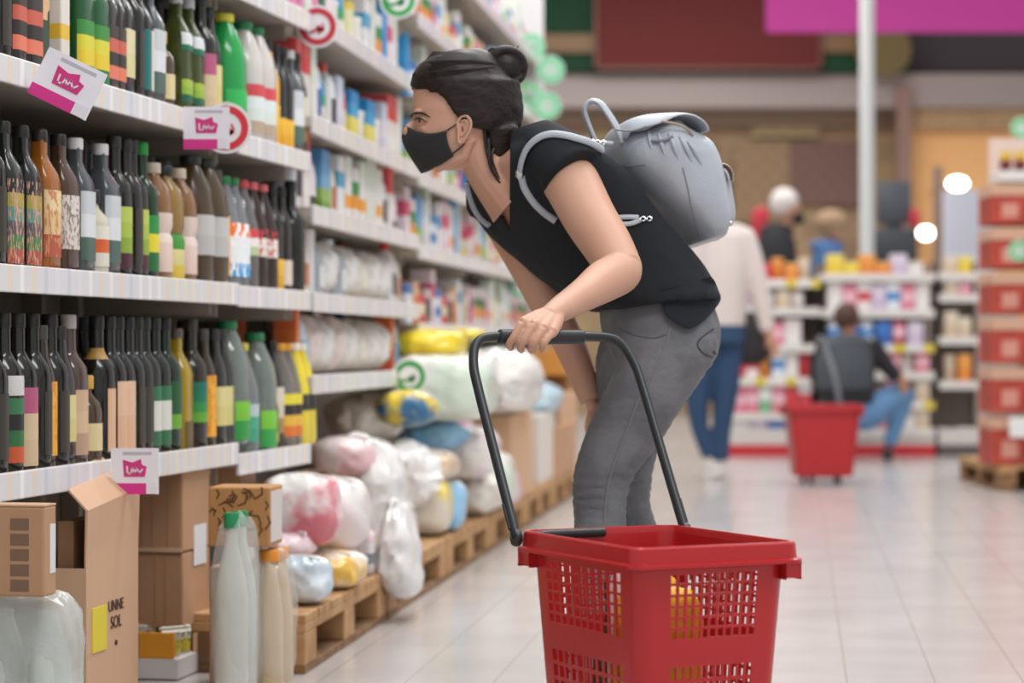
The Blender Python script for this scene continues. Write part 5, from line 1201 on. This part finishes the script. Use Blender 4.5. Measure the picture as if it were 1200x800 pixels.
# ------------------------------------------------------------------ backpack
GRY = mat('#ABB1BA', .42, bump=.12, bscale=220, coat=.1); GRD = mat('#83888F', .5); TAN = mat('#A08C78', .6); MET = mat('#C9CACC', .2, metal=1)
BPK = thing('backpack', 'grey leather backpack on the back of the masked woman', 'backpack', (V(780, 200).x, ZW, V(780, 285).z))
def bp(o): return own(o, BPK)
BD = .02
def bring(y0, x0, y1, x1, hw, n=28, e=3.2):
    a, b_ = V(x0, y0, BD), V(x1, y1, BD); c = (a+b_)/2; u = (b_-a); half = u.length/2; u.normalize(); w = Vector((.30, -.92, .1)).normalized(); k = hw*w.dot(u); t = math.sqrt(max(half*half-k*k, .001)); out = []
    for i in range(n):
        cs, sn = sup(2*PI*i/n, e); out.append(c+u*cs*t+w*sn*hw)
    return out
BR_ = [(160, 722, 146, 796, .075), (168, 716, 158, 812, .098), (186, 716, 172, 826, .118), (206, 722, 194, 836, .125), (230, 744, 216, 842, .128), (252, 765, 244, 846, .130), (272, 782, 262, 848, .128), (284, 794, 274, 846, .12), (289, 804, 282, 838, .10)]
bm = bmesh.new(); rings(bm, ringlerp([bring(*b) for b in BR_], 3))
def bfold(c):
    p = (c.x/ZW*FP+600, HZ-(c.z-CH)*PXM); g = max(0, 1-(p[1]-150)/75)
    return .008*g*math.sin((p[0]-716)/9.5+c.y*16)+.003*noise.noise(c*14)
bagm = fuse(bm, .006, 4, .5, disp=bfold); bp(link('bag_body', bagm, GRY))
bt = bmesh.new(); bt.from_mesh(bagm); TB = BVHTree.FromBMesh(bt); bt.free()
def onbag(px, py, off=.001):
    o = Vector((0, 0, CH)); d = (V(px, py)-o).normalized(); h = TB.ray_cast(o, d); return h[0]+h[1]*off if h[0] else V(px, py, -.1)
for nm, pts, r in (('side_seam', [(800, 196), (806, 220), (812, 248), (820, 274)], .0014), ('top_seam', [(716, 193), (735, 194), (757, 193)], .0016)):
    b = bmesh.new(); tube(b, [onbag(*p) for p in crm(pts, 5)], r, 6); bp(link(nm, b, GRD))
# flap over the top
bm = bmesh.new(); fl = []
W_ = Vector((.30, -.92, .1)).normalized()
for i, (x, y, hw, dr) in enumerate(((719, 170, .085, .004), (720, 158, .095, .012), (724, 147, .106, .03), (740, 141, .112, .034), (757, 139, .112, .030), (772, 139, .108, .012), (788, 141, .108, .006), (800, 146, .104, .005), (808, 152, .10, .004), (814, 161, .092, .004))):
    c = V(x, y, BD); fl.append([c+W_*hw*min(1, (abs(s)/6))*(1 if s > 0 else -1)*(1 if abs(s) < 6 else .97)+Vector((0, 0, -dr*(abs(s)/6)**4)) for s in range(-6, 7)])
vv = [[bm.verts.new(p) for p in r] for r in fl]
for a, b_ in zip(vv, vv[1:]):
    for i in range(12): bm.faces.new((a[i], a[i+1], b_[i+1], b_[i]))
f_ = bp(link('flap', bm, GRY)); solid(f_, .006, 0); f_.modifiers.new('s', 'SUBSURF').levels = 1
b = bmesh.new(); tube(b, [V(775, 142, -.09), V(795, 146, -.09), V(806, 152, -.085), V(812, 159, -.08)], .0028, 6, k=3); bp(link('flap_edge', b, TAN))
for (x0, x1, y0, y1) in ((723, 757, 147, 168),):
    b = bmesh.new(); tube(b, [V(722, 152, -.08), V(740, 153, -.09), V(757, 148, -.09)], .0022, 6, k=3); bp(link('flap_seam', b, GRD))
bm = bmesh.new(); tube(bm, [onbag(764, 166, .003), onbag(778, 166, .006), onbag(789, 161, .005)], .0035, 8, k=3); bp(link('drawstring', bm, GRD))
for i, (x0, y0, x1, y1) in enumerate(((760, 150, 764, 178), (772, 152, 780, 186), (784, 152, 796, 190), (796, 156, 812, 192), (806, 162, 824, 196))):
    b = bmesh.new(); tube(b, [onbag(x0, y0+4, .001), onbag((x0+x1)/2, (y0+y1)/2, .002), onbag(x1, y1, -.002)], [.003, .0055, .001], 8, k=4); bp(link('gathered_fold', b, GRY))
# outer pocket on the far-right face
bm = bmesh.new(); q = blob(.15, .045, .125, 3.5, .03, 2); q.transform(Matrix.Translation(V(850, 262, -.02)) @ Matrix.Rotation(math.radians(-14), 4, 'Z') @ Matrix.Rotation(math.radians(-10), 4, 'Y')); po = bp(link('outer_pocket', q, GRY))
bm = bmesh.new(); tube(bm, [V(838, 198, -.04), V(847, 193, -.04), V(856, 200, -.04), V(858, 212, -.04)], .0035, 8, k=3, sx=8, up=(0, 0, 1)); bp(link('pocket_flap', bm, TAN))
bm = bmesh.new(); ball(bm, V(856, 262, -.07), .006); bp(link('pocket_stud', bm, MET))
# carrying loop
bm = bmesh.new(); tube(bm, [V(697, 165, 0), V(688, 142, 0), V(685, 128, 0), V(692, 119, 0), V(703, 121, -.01), V(716, 138, -.02), V(727, 158, -.03), V(730, 167, -.03)], .0062, 10, k=5, sx=1.7, up=(1, 0, 0)); bp(link('carry_loop', bm, GRY))
# shoulder straps
def strap(name, pts, r=.0055, sx=2.2, m=GRY):
    b = bmesh.new(); tube(b, pts, r*.36, 12, k=5, sx=sx*1.45, up=(0, -1, .3)); return bp(link(name, b, m))
bt = bmesh.new(); bt.from_mesh(shirt); TS_ = BVHTree.FromBMesh(bt); bt.free()
def onshirt(px, py, off=.004):
    o = Vector((0, 0, CH)); d = (V(px, py)-o).normalized(); h = TS_.ray_cast(o, d); return h[0]+h[1]*off if h[0] else V(px, py, -.12)
strap('near_strap', [onshirt(*p, .007) for p in ((704, 178), (690, 170), (676, 165), (660, 161), (645, 160), (632, 164), (621, 174), (614, 187), (611, 200))], .0125, 1.3)
strap('near_strap', [onshirt(*p) for p in ((612, 205), (616, 220), (626, 236), (638, 248), (652, 258))], .0115, 1.3)
bm = bmesh.new(); ball(bm, onshirt(611, 203, .006), .010, (1, .6, 1.2)); bp(link('strap_buckle', bm, MET))
strap('lower_strap', [onshirt(*p) for p in ((722, 255), (735, 254.5), (748, 255))], .008, 1.3); strap('lower_strap', [onshirt(*p) for p in ((722, 262), (738, 262.5), (750, 258))], .008, 1.3)
for p in ((753, 257), (760, 257), (694, 166), (700, 166.5), (707, 167)):
    c = onshirt(*p) if p[1] > 200 else V(*p, -.06); b = bmesh.new(); tube(b, [c+Vector((.0055*math.cos(t), .002*math.sin(t), .0045*math.sin(t))) for t in [k*.6 for k in range(12)]], .0014, 6); bp(link('metal_ring', b, MET))
strap('strap_tab', [V(762, 257.5, -.12), V(770, 257.5, -.1), V(776, 258, -.08)], .006, 1.4); strap('strap_tab', [V(707, 167, -.06), V(718, 168, -.055)], .006, 1.4)
strap('far_strap', [onshirt(549, 214), onshirt(552, 228), onshirt(558, 244), onshirt(566, 256), onshirt(575, 263)], .010, 1.3)
# ------------------------------------------------------------------ far displays
ZG = 17.3
def gx(px, Z=ZG): return (px-600)/FP*Z
def gz(py, Z=ZG): return CH+(HZ-py)/FP*Z
MG = mat('#D5CFC9', .5); MGD = mat('#6E615A', .7)
def gondola(label, x0, x1, zs, top, kick, col=MG, depth=.4, strips=None, Z=ZG, kh=.08):
    X0, X1 = gx(x0, Z), gx(x1, Z); root = thing('shelving_unit', label, 'shelving', (X0, Z, 0), 0, 'low shelving units across the far end of the aisle'); w = X1-X0
    link('back_panel', B(0, w, depth, depth+.03, 0, top, .003), MGD, root, False)
    link('base_plinth', B(0, w, .02, depth, kh, .2, .003), mat('#CFC9C2', .5), root, False); link('kick_strip', B(0, w, .0, depth, 0, kh, .003), mat(kick, .5), root, False)
    for x in (0, w-.03): link('post', B(x, x+.03, depth-.03, depth, 0, top, .002), mat('#6A5F5A', .5), root, False)
    for i, z in enumerate(zs):
        s = link('shelf', B(.002, w-.002, .02, depth, z-.03, z, .002), col, root, False)
        link('price_strip', B(.002, w-.002, .005, .02, z-.055, z+.004, .002), bands([(0, '#D8C23E'), (.14, '#DDD6CC'), (.3, '#D9C54A'), (.42, '#E2DCD6'), (.63, '#D8BE3A'), (.74, '#DDD8D2'), (.9, '#DCC74E')], .4, axis=0) if (strips or '')[i:i+1] == 'y' else mat('#DAD4CE', .4), s, False)
    return root, X0, w
gA = gondola('low shelving with red kick strip, left of the crouching shopper', 851, 962, [gz(484), gz(443), gz(404), gz(361), gz(328)], 1.32, '#C22A33', strips='wywwy')
gB = gondola('low shelving with red kick strip, behind the crouching shopper', 963, 1096, [gz(503), gz(471), gz(436), gz(404), gz(363), gz(321)], 1.4, '#C22A33', strips='wywywww')
gC = gondola('narrow white rack between the crouching shopper and red display', 1101, 1156, [gz(525), gz(447), gz(395), gz(345), gz(320)], 1.42, '#5A5350', strips='wwwww')
PACK = {}
def pkt(kind, cols, w, h, d, loc, label, group, cat='package'):
    key = (kind, cols, w, h)
    if key in PACK: return dup(PACK[key], loc, 0, label, group)
    root = thing({'box': 'packet', 'tub': 'tub', 'bag': 'soft_bag'}[kind], label, cat, loc, 0, group)
    m = b1(*cols) if len(cols) > 1 else mat(cols[0], .5)
    if kind == 'box': link('box_body', B(-w/2, w/2, 0, d, 0, h, .004), m, root, False); link('end_flap', B(-w*.46, w*.46, .004, d-.004, h-.001, h+.002), mat('#DCD6D0', .5), root, False)
    elif kind == 'tub':
        b = lathe(bmesh.new(), [(w*.4, 0), (w*.46, .01), (w*.46, h*.85)], 16); b.transform(Matrix.Translation((0, d/2, 0))); link('tub_body', b, m, root)
        b = lathe(bmesh.new(), [(w*.48, h*.84), (w*.48, h*.97), (w*.44, h)], 16); b.transform(Matrix.Translation((0, d/2, 0))); link('lid', b, mat(cols[-1], .4), root)
    else:
        b = blob(d, w, h*.94, 2.8, .07, w*50+h*9, seg=16); b.transform(Matrix.Translation((0, d/2, 0))); link('bag_body', b, m, root); link('seal', B(-w*.4, w*.4, d/2-.004, d/2+.004, h*.9, h), m, root, False)
    PACK[key] = root; return root
CN = {'red and white': ('#E6DCDA', '#C8323C', '#E4DAD8'), 'pink': ('#D9788E', '#E8B9C2', '#DB8095'), 'white': ('#E4DFDB', '#DCD2CC'), 'blue and white': ('#DDE2E8', '#4C86C2', '#E2E4E8'), 'deep blue': ('#2E62AE', '#3F77C0'),
      'yellow': ('#E6C43C', '#E9CE58'), 'orange': ('#E0873A', '#E69A4A'), 'red': ('#C92F38', '#D2454C'), 'lilac': ('#C9B6CE', '#D8CAD9'), 'beige': ('#CDB69A', '#D9C8B2'), 'dark brown': ('#5A4038', '#6A4C40'), 'green and white': ('#7DB086', '#E0E4DC'), 'teal': ('#3E9DA0', '#55B0B0')}
def row(g, z, zn, seq, sname, uname, w=.1, kind=('box',), d=.16, hs=(.55, .8)):
    root, X0, gw = g; x = X0+.05; i = 0; rnd = random.Random(hash_(sname+uname))
    while x+w < X0+gw-.03:
        c = seq[i % len(seq)]; k = kind[i % len(kind)]; h = (zn-z)*hs[(i*7) % len(hs)]
        lab = '%s %s, %s from left, %s, %s' % (c, {'box': 'packet', 'tub': 'tub', 'bag': 'soft bag'}[k], nth(i), sname, uname)
        pkt(k, CN[c], round(w, 3), round(h, 3), d, (x+w/2, root.location.y+.03, z+.001), lab, 'goods on %s, %s' % (sname, uname)); x += w+.006; i += 1
def hash_(s): return sum((i+1)*ord(c) for i, c in enumerate(s))
Z_ = lambda y: gz(y)
ua, ub, uc = 'left far unit', 'middle far unit', 'narrow far rack'
row(gA, .2, Z_(490), ['white', 'lilac', 'deep blue', 'deep blue', 'white'], 'bottom shelf', ua, .12, hs=(.75, .9))
row(gA, Z_(484), Z_(449), ['pink', 'pink', 'green and white', 'pink', 'red', 'red and white', 'pink'], 'second shelf', ua, .09, hs=(.85, .95))
row(gA, Z_(443), Z_(410), ['red', 'red and white', 'orange', 'blue and white', 'white'], 'third shelf', ua, .09, ('box', 'box', 'tub'), hs=(.85, .95))
row(gA, Z_(404), Z_(369), ['lilac', 'white', 'pink', 'white', 'red and white'], 'fourth shelf', ua, .12, hs=(.75, .85))
row(gA, Z_(361), Z_(335), ['white', 'lilac', 'white', 'beige', 'white'], 'fifth shelf', ua, .1, ('bag', 'box'), hs=(.9, .8))
row(gA, Z_(328), Z_(302), ['yellow', 'orange', 'red', 'orange', 'orange', 'beige'], 'top shelf', ua, .09, ('box', 'tub'), hs=(.75, 1.0))
row(gB, .2, Z_(508), ['white', 'teal', 'lilac', 'pink', 'white'], 'bottom shelf', ub, .12, hs=(.8, .9))
row(gB, Z_(503), Z_(477), ['white', 'beige', 'dark brown', 'pink', 'beige'], 'second shelf', ub, .1, hs=(.9, .8))
row(gB, Z_(471), Z_(442), ['dark brown', 'beige', 'orange', 'dark brown', 'pink'], 'third shelf', ub, .1, hs=(.9, .8))
row(gB, Z_(436), Z_(410), ['pink', 'beige', 'dark brown', 'beige', 'pink', 'white'], 'fourth shelf', ub, .1, ('box', 'tub'), hs=(.9, .8))
row(gB, Z_(404), Z_(370), ['blue and white', 'deep blue', 'blue and white', 'deep blue', 'pink', 'lilac'], 'fifth shelf', ub, .11, ('bag', 'box'), hs=(.9, .8))
row(gB, Z_(363), Z_(328), ['white', 'pink', 'red and white', 'lilac', 'blue and white', 'pink', 'white'], 'sixth shelf', ub, .1, hs=(.9, .85))
row(gB, Z_(321), Z_(298), ['yellow', 'yellow', 'orange', 'orange', 'lilac', 'white', 'lilac', 'white'], 'top shelf', ub, .11, hs=(1, .6))
row(gC, .2, Z_(500), ['dark brown', 'white', 'white'], 'bottom shelf', uc, .09, ('bag',))
row(gC, Z_(525)+.12, Z_(500)+.1, ['white', 'white', 'white'], 'second shelf', uc, .09, ('box',)) if 0 else None
row(gC, Z_(447), Z_(408), ['beige', 'orange', 'blue and white'], 'third shelf', uc, .09, ('tub', 'box'), hs=(.8,))
row(gC, Z_(395), Z_(362), ['beige', 'beige', 'blue and white'], 'fourth shelf', uc, .09, hs=(.9, .7))
row(gC, Z_(345), Z_(326), ['beige', 'pink', 'beige'], 'fifth shelf', uc, .09, hs=(.8,))
row(gC, Z_(320), Z_(298), ['beige', 'yellow', 'lilac'], 'top shelf', uc, .09, hs=(.9,))
circle_sign(1197, 150, 12.7, 26, '#4FAF6B', 'pale green disc at the top of the red display', clear=True, glyph=False)
circle_sign(1194, 294, 12.7, 26, '#4FAF6B', 'pale green disc halfway up the red display', clear=True, glyph=False)
# display of red boxes on a pallet at the right edge
ZR = 13.1; XR = gx(1162, ZR); 
pq = dup(PAL, Vector((XR+.62, ZR, 0)), 0, 'wooden pallet under the tower of red boxes'); pq.location.y = ZR
RB = mat('#B5402F', .5, noise_col='#A03426', nscale=6); TT = None
lv = [(540, 497), (488, 440), (432, 383), (375, 325), (318, 268), (262, 215)]
for i, (yb, yt) in enumerate([(540, 488), (484, 430), (426, 372), (368, 318), (314, 266), (262, 214)]):
    z0, z1 = gz(yb, ZR), gz(yt, ZR)
    if i == 0: z0 = .146
    for j in range(3):
        lab = '%s tray of red packs from the floor, %s column of the tower' % (nth(i), ['left', 'middle', 'right'][j])
        t = thing('red_box_tray', lab, 'box', (XR+.01+j*.2, ZR+.02, z0+.001), 0, 'red boxes of the display tower at the right')
        h = z1-z0
        if j == 0: M1 = None
        if j == 0:
            ma = B(0, .19, 0, .4, 0, h-.07, .004); a = link('red_pack', ma, RB, t, False); mb = B(-.004, .194, -.004, .404, h-.07, h-.006, .003); b_ = link('cardboard_tray', mb, mat('#C59B82', .7), t, False)
            c_ = link('white_print', B(.05, .14, -.002, .001, h*.15, h*.5), mat('#C98A7A', .5), t, False); ka = (a, b_, c_)
        else:
            for o in ka: q = o.copy(); COL.objects.link(q); q.parent = t
t = thing('display_topper', 'small white crate of dark red jars on top of the red tower', 'crate', (XR+.05, ZR+.03, gz(212, ZR)), 0)
link('crate', B(0, .45, 0, .3, 0, .06, .003), mat('#D9D3CE', .5), t, False); link('crate_back', B(0, .45, .29, .3, 0, .26, .003), mat('#D5BFB4', .5), t, False)
J0 = None
for i in range(5):
    lab = '%s dark red jar from the left on top of the red tower' % nth(i); loc = Vector((XR+.1+i*.08, ZR+.08, gz(212, ZR)+.061))
    J0 = dup(J0, loc, 0, lab) if J0 else pkt('tub', ('#5A2024', '#7A2A2C', '#D8B24A'), .07, .11, .07, loc, lab, 'jars on the red tower', 'jar')
    J0.name = 'jar'
tag(link('price_card', B(gx(1183, ZR-.05), gx(1230, ZR-.05), ZR-.05, ZR-.045, gz(512, ZR), gz(488, ZR), .001), mat('#E0DEDC', .4), smooth=False), 'white price card low on the red tower', 'price card')

# ------------------------------------------------------------------ background people
def figure(name, label, tubes, balls, voxel, m, root=None):
    bm = bmesh.new()
    for pts, rad in tubes: tube(bm, pts, rad, 12, k=3)
    for c, r, sc in balls: ball(bm, c, r, sc)
    return own(link(name, fuse(bm, voxel, 4), m), root)
# woman in white
Z1 = 14.3
def A(x, y, d=0): return W(x, y, Z1+d)
P1 = thing('person', 'woman in white sweater and blue jeans walking away behind the backpack', 'person', (A(840, 500).x, Z1, 0))
figure('body', '', [([A(846, 262), A(836, 236)], [.05, .05]), ([A(876, 288), A(889, 345), A(900, 390), A(905, 405)], [.045, .04, .032, .028]), ([A(815, 288), A(803, 340), A(806, 392)], [.045, .04, .03])] +
       [([A(903+i*3, 404, .0), A(904+i*3, 413), A(901+i*3, 420)], [.009, .009, .007]) for i in range(4)]+[([A(899, 402), A(896, 411)], [.01, .008])], [(A(832, 222), .088, (.9, 1, 1.2))], .012, mat('#C39478', .6), P1)
figure('sweater', '', [([A(846, 274), A(845, 310), A(843, 350), A(842, 388)], [.14, .17, .165, .16]), ([A(868, 276), A(880, 305), A(890, 345), A(899, 388)], [.085, .075, .062, .048]), ([A(822, 276), A(811, 305), A(803, 340), A(806, 385)], [.085, .075, .06, .048])], [(A(846, 272), .12, (1.5, .8, .5))], .012, mat('#D8CDC8', .9), P1)
figure('jeans', '', [([A(842, 380), A(842, 402)], [.165, .165]), ([A(852, 400), A(851, 455), A(846, 500), A(845, 540)], [.10, .08, .058, .048]), ([A(828, 400), A(818, 455), A(820, 500), A(832, 535)], [.10, .078, .056, .046])], [], .012, mat('#2B4768', .85), P1)
figure('hair', '', [([A(832, 222), A(840, 245), A(850, 268)], [.09, .09, .04])], [(A(832, 220), .098, (.95, 1.05, 1.15))], .012, mat('#B08A5C', .7), P1)
figure('shoe', '', [([A(845, 548), A(838, 555), A(826, 559)], [.05, .045, .03])], [], .01, mat('#DDD8D6', .6), P1)
figure('shoe', '', [([A(834, 540), A(833, 548), A(828, 553)], [.05, .045, .03])], [], .01, mat('#DDD8D6', .6), P1)
HBG = thing('handbag', 'black shoulder bag hanging beside the woman in white', 'bag', A(878, 425, .05))
b = blob(.12, .26, .32, 3, .05, 3); b.transform(Matrix.Translation(A(877, 428, .06))); o = link('bag_body', b, mat('#231F22', .6)); own(o, HBG)
b = bmesh.new(); tube(b, [A(868, 375, .0), A(873, 320, -.02), A(870, 272, -.02)], .008, 8, k=3); own(link('shoulder_strap', b, mat('#231F22', .6)), HBG)
# crouching shopper, back to the camera
Z2 = 16.5
def C_(x, y, d=0): return W(x, y, Z2+d)
P2 = thing('person', 'crouching shopper in dark vest and blue jeans facing the far shelves', 'person', (C_(1000, 500).x, Z2, 0))
figure('body', '', [([C_(993, 400), C_(994, 380)], [.05, .05]), ([C_(1018, 405), C_(1040, 425), C_(1054, 440)], [.05, .04, .03]), ([C_(972, 402, .05), C_(958, 440, .1), C_(975, 465, .3)], [.05, .045, .035]), ([C_(1050, 436), C_(1058, 448), C_(1056, 455)], [.03, .035, .02])] +
       [([C_(1054+i*3, 446), C_(1055+i*3, 455), C_(1052+i*3, 462)], [.009, .009, .007]) for i in range(4)], [(C_(993, 374), .085, (.85, 1, 1.15)), (C_(1007, 378, -.03), .022, (.5, .6, 1.2))], .012, mat('#B98468', .6), P2)
figure('jacket', '', [([C_(993, 400), C_(992, 435), C_(992, 472)], [.17, .2, .19]), ([C_(1018, 402), C_(1036, 425), C_(1052, 444)], [.085, .065, .05]), ([C_(970, 404, .05), C_(958, 440, .1), C_(972, 462, .3)], [.08, .065, .05])], [], .012, mat('#211F22', .8), P2)
figure('vest', '', [([C_(992, 402, -.01), C_(990, 432, -.01), C_(990, 456, -.01)], [.175, .208, .2])], [(C_(992, 402), .14, (1.3, .9, .5))], .012, mat('#454A50', .8), P2)
figure('jeans', '', [([C_(995, 478), C_(1015, 485), C_(1040, 470, .05), C_(1062, 456, .1)], [.15, .12, .1, .075]), ([C_(1062, 456, .1), C_(1052, 490, .08), C_(1042, 522, .05)], [.08, .062, .048]), ([C_(985, 480, .05), C_(978, 478, .3), C_(975, 470, .4)], [.13, .1, .08]), ([C_(975, 468, .4), C_(976, 500, .35), C_(978, 524, .3)], [.07, .06, .048])], [], .012, mat('#5E85AC', .85), P2)
figure('hair', '', [([C_(992, 372, .01), C_(991, 385)], [.098, .06])], [(C_(992, 371, .0), .098, (.95, 1, 1.05))], .01, mat('#4A2F26', .7), P2)
for x, d in ((1040, .0), (980, .3)): figure('shoe', '', [([C_(x, 530, d), C_(x, 533, d+.1), C_(x+2, 534, d+.2)], [.045, .04, .03])], [], .01, mat('#242226', .6), P2)
# people at the checkout
Z3 = 20.5
def D(x, y, d=0): return W(x, y, Z3+d)
P3 = thing('person', 'white-haired person in a black mask and dark top near the column', 'person', (D(915, 300).x, Z3, 0))
figure('body', '', [([D(922, 262), D(918, 275)], [.06, .07]), ([D(918, 278), D(930, 296), D(938, 300)], [.06, .05, .04]), ([D(916, 275), D(912, 330), D(912, 420), D(912, 510)], [.12, .17, .16, .12])], [(D(926, 245), .1, (.9, 1, 1.2))], .015, mat('#B9866E', .6), P3)
figure('hair', '', [([D(918, 238), D(912, 250)], [.12, .08])], [(D(919, 236), .125, (1, 1, .95))], .015, mat('#D9CFCB', .8), P3)
figure('face_mask', '', [([D(930, 256, -.08), D(941, 256, -.05)], [.06, .05])], [], .012, mat('#1E1C1E', .8), P3)
figure('dark_top', '', [([D(911, 262), D(910, 285), D(910, 330), D(910, 400), D(910, 520)], [.1, .17, .19, .18, .13])], [(D(910, 270), .13, (1.2, .9, .5))], .015, mat('#252428', .8), P3)
P4 = thing('person', 'blond person in a blue top beside the white-haired person', 'person', (D(975, 300, .3).x, Z3+.3, 0))
figure('body', '', [([D(974, 285, .3), D(974, 330, .3), D(974, 420, .3), D(974, 512, .3)], [.09, .15, .15, .12])], [(D(978, 268, .3), .1, (.9, 1, 1.15))], .015, mat('#B58A70', .6), P4)
figure('hair', '', [([D(973, 262, .3), D(966, 272, .3)], [.13, .08])], [(D(974, 260, .3), .135, (1.1, 1, .85))], .015, mat('#A5876A', .8), P4)
figure('blue_top', '', [([D(970, 286, .3), D(970, 330, .3), D(970, 420, .3), D(970, 512, .3)], [.12, .17, .17, .14])], [(D(968, 288, .3), .12, (1.3, .9, .5))], .015, mat('#4A6E9E', .8), P4)
# checkout furniture
t = thing('office_chair', 'bright red high-backed seat behind the white-haired person', 'chair', D(893, 520, .4)); b = blob(.1, .15, .34, 3.5, .02, 1); b.transform(Matrix.Translation(D(891, 288, .4))); own(link('backrest', b, mat('#C02A3C', .6)), t)
b = bmesh.new(); tube(b, [D(893, 515, .4), D(893, 312, .4)], .03, 8); own(link('post', b, mat('#444444', .5)), t); b = bmesh.new(); lathe(b, [(.25, 0), (.25, .03), (.04, .06)], 16); b.transform(Matrix.Translation((D(893, 0, .4).x, Z3+.4, 0))); own(link('base', b, mat('#3A3A3A', .5)), t)
t = thing('checkout_monitor', 'dark grey checkout screen right of the white column', 'screen', D(1048, 420, .6))
a, c = D(1028, 262, .6), D(1068, 212, .6); own(link('screen', B(a.x, c.x, a.y, a.y+.06, a.z, c.z, .01), mat('#4B4F57', .4)), t); a, c = D(1038, 520, .6), D(1058, 262, .6); own(link('stand', B(a.x, c.x, a.y+.02, a.y+.06, 0, c.z, .01), mat('#3E4147', .5)), t)
a, c = D(1024, 305, .5), D(1076, 268, .5); own(link('keyboard_housing', B(a.x, c.x, a.y, a.y+.3, a.z, c.z, .02), mat('#3D4046', .5)), t)
t = thing('red_scanner', 'small red device beside the checkout screen', 'device', D(1072, 262, .55)); q = blob(.08, .09, .16, 3, .03, 2); q.transform(Matrix.Translation(D(1072, 266, .55))); own(link('housing', q, mat('#C2303E', .5)), t); b = bmesh.new(); tube(b, [D(1072, 300, .55), D(1072, 262, .55)], .015, 8); own(link('cable', b, mat('#333333', .5)), t)
t = thing('checkout_counter', 'long pale checkout counter behind the far shelves', 'counter', (gx(1000, 22), 22.2, 0)); a = gx(870, 22)-gx(1000, 22); c = gx(1200, 22)-gx(1000, 22)
link('counter_body', B(a, c, 0, .5, 0, 1.25, .02), mat('#B7A79C', .6), t); link('counter_top', B(a-.02, c+.02, -.05, .52, 1.25, 1.29, .01), mat('#C9BFB7', .4), t)
t = thing('white_cabinet', 'pale upright cabinet in front of the orange wall', 'cabinet', (W(1138, 400, 24).x, 24, 0)); link('cabinet_body', B(-.27, .27, 0, .5, 0, gz(222, 24), .02), mat('#C9CAD6', .5), t); link('door', B(-.25, .25, -.015, .0, .1, gz(300, 24)), mat('#E2DDD8', .4), t)
t = thing('narrow_post', 'thin brown post in front of the orange wall', 'post', (W(1099, 400, 22).x, 22, 0)); link('shaft', B(-.04, .04, -.04, .04, 0, gz(195, 22), .005), mat('#8A6F62', .6), t); link('foot_plate', B(-.1, .1, -.1, .1, 0, .02, .004), mat('#6A5A52', .6), t)
for i, (x, y, l) in enumerate(((1085, 273, 'left of the two low lamps'), (1108, 273, 'right of the two low lamps'), (1122, 215, 'highest of the three lamps'))):
    t = thing('wall_lamp', 'small glowing white lamp by the orange wall, '+l, 'lamp', W(x, y, 26), 0); b = bmesh.new(); ball(b, (0, 0, 0), .085, (1.3 if i == 2 else 1, .6, .8)); link('bulb', b, mat('#FFF4E2', .3, emit=9), t)
    r0 = W(x, y, 26).z; link('mount', B(-.015, .015, .02, 1.6 if i == 2 else 1.6, -.015, .015), mat('#8A7A6A', .5), t, False)
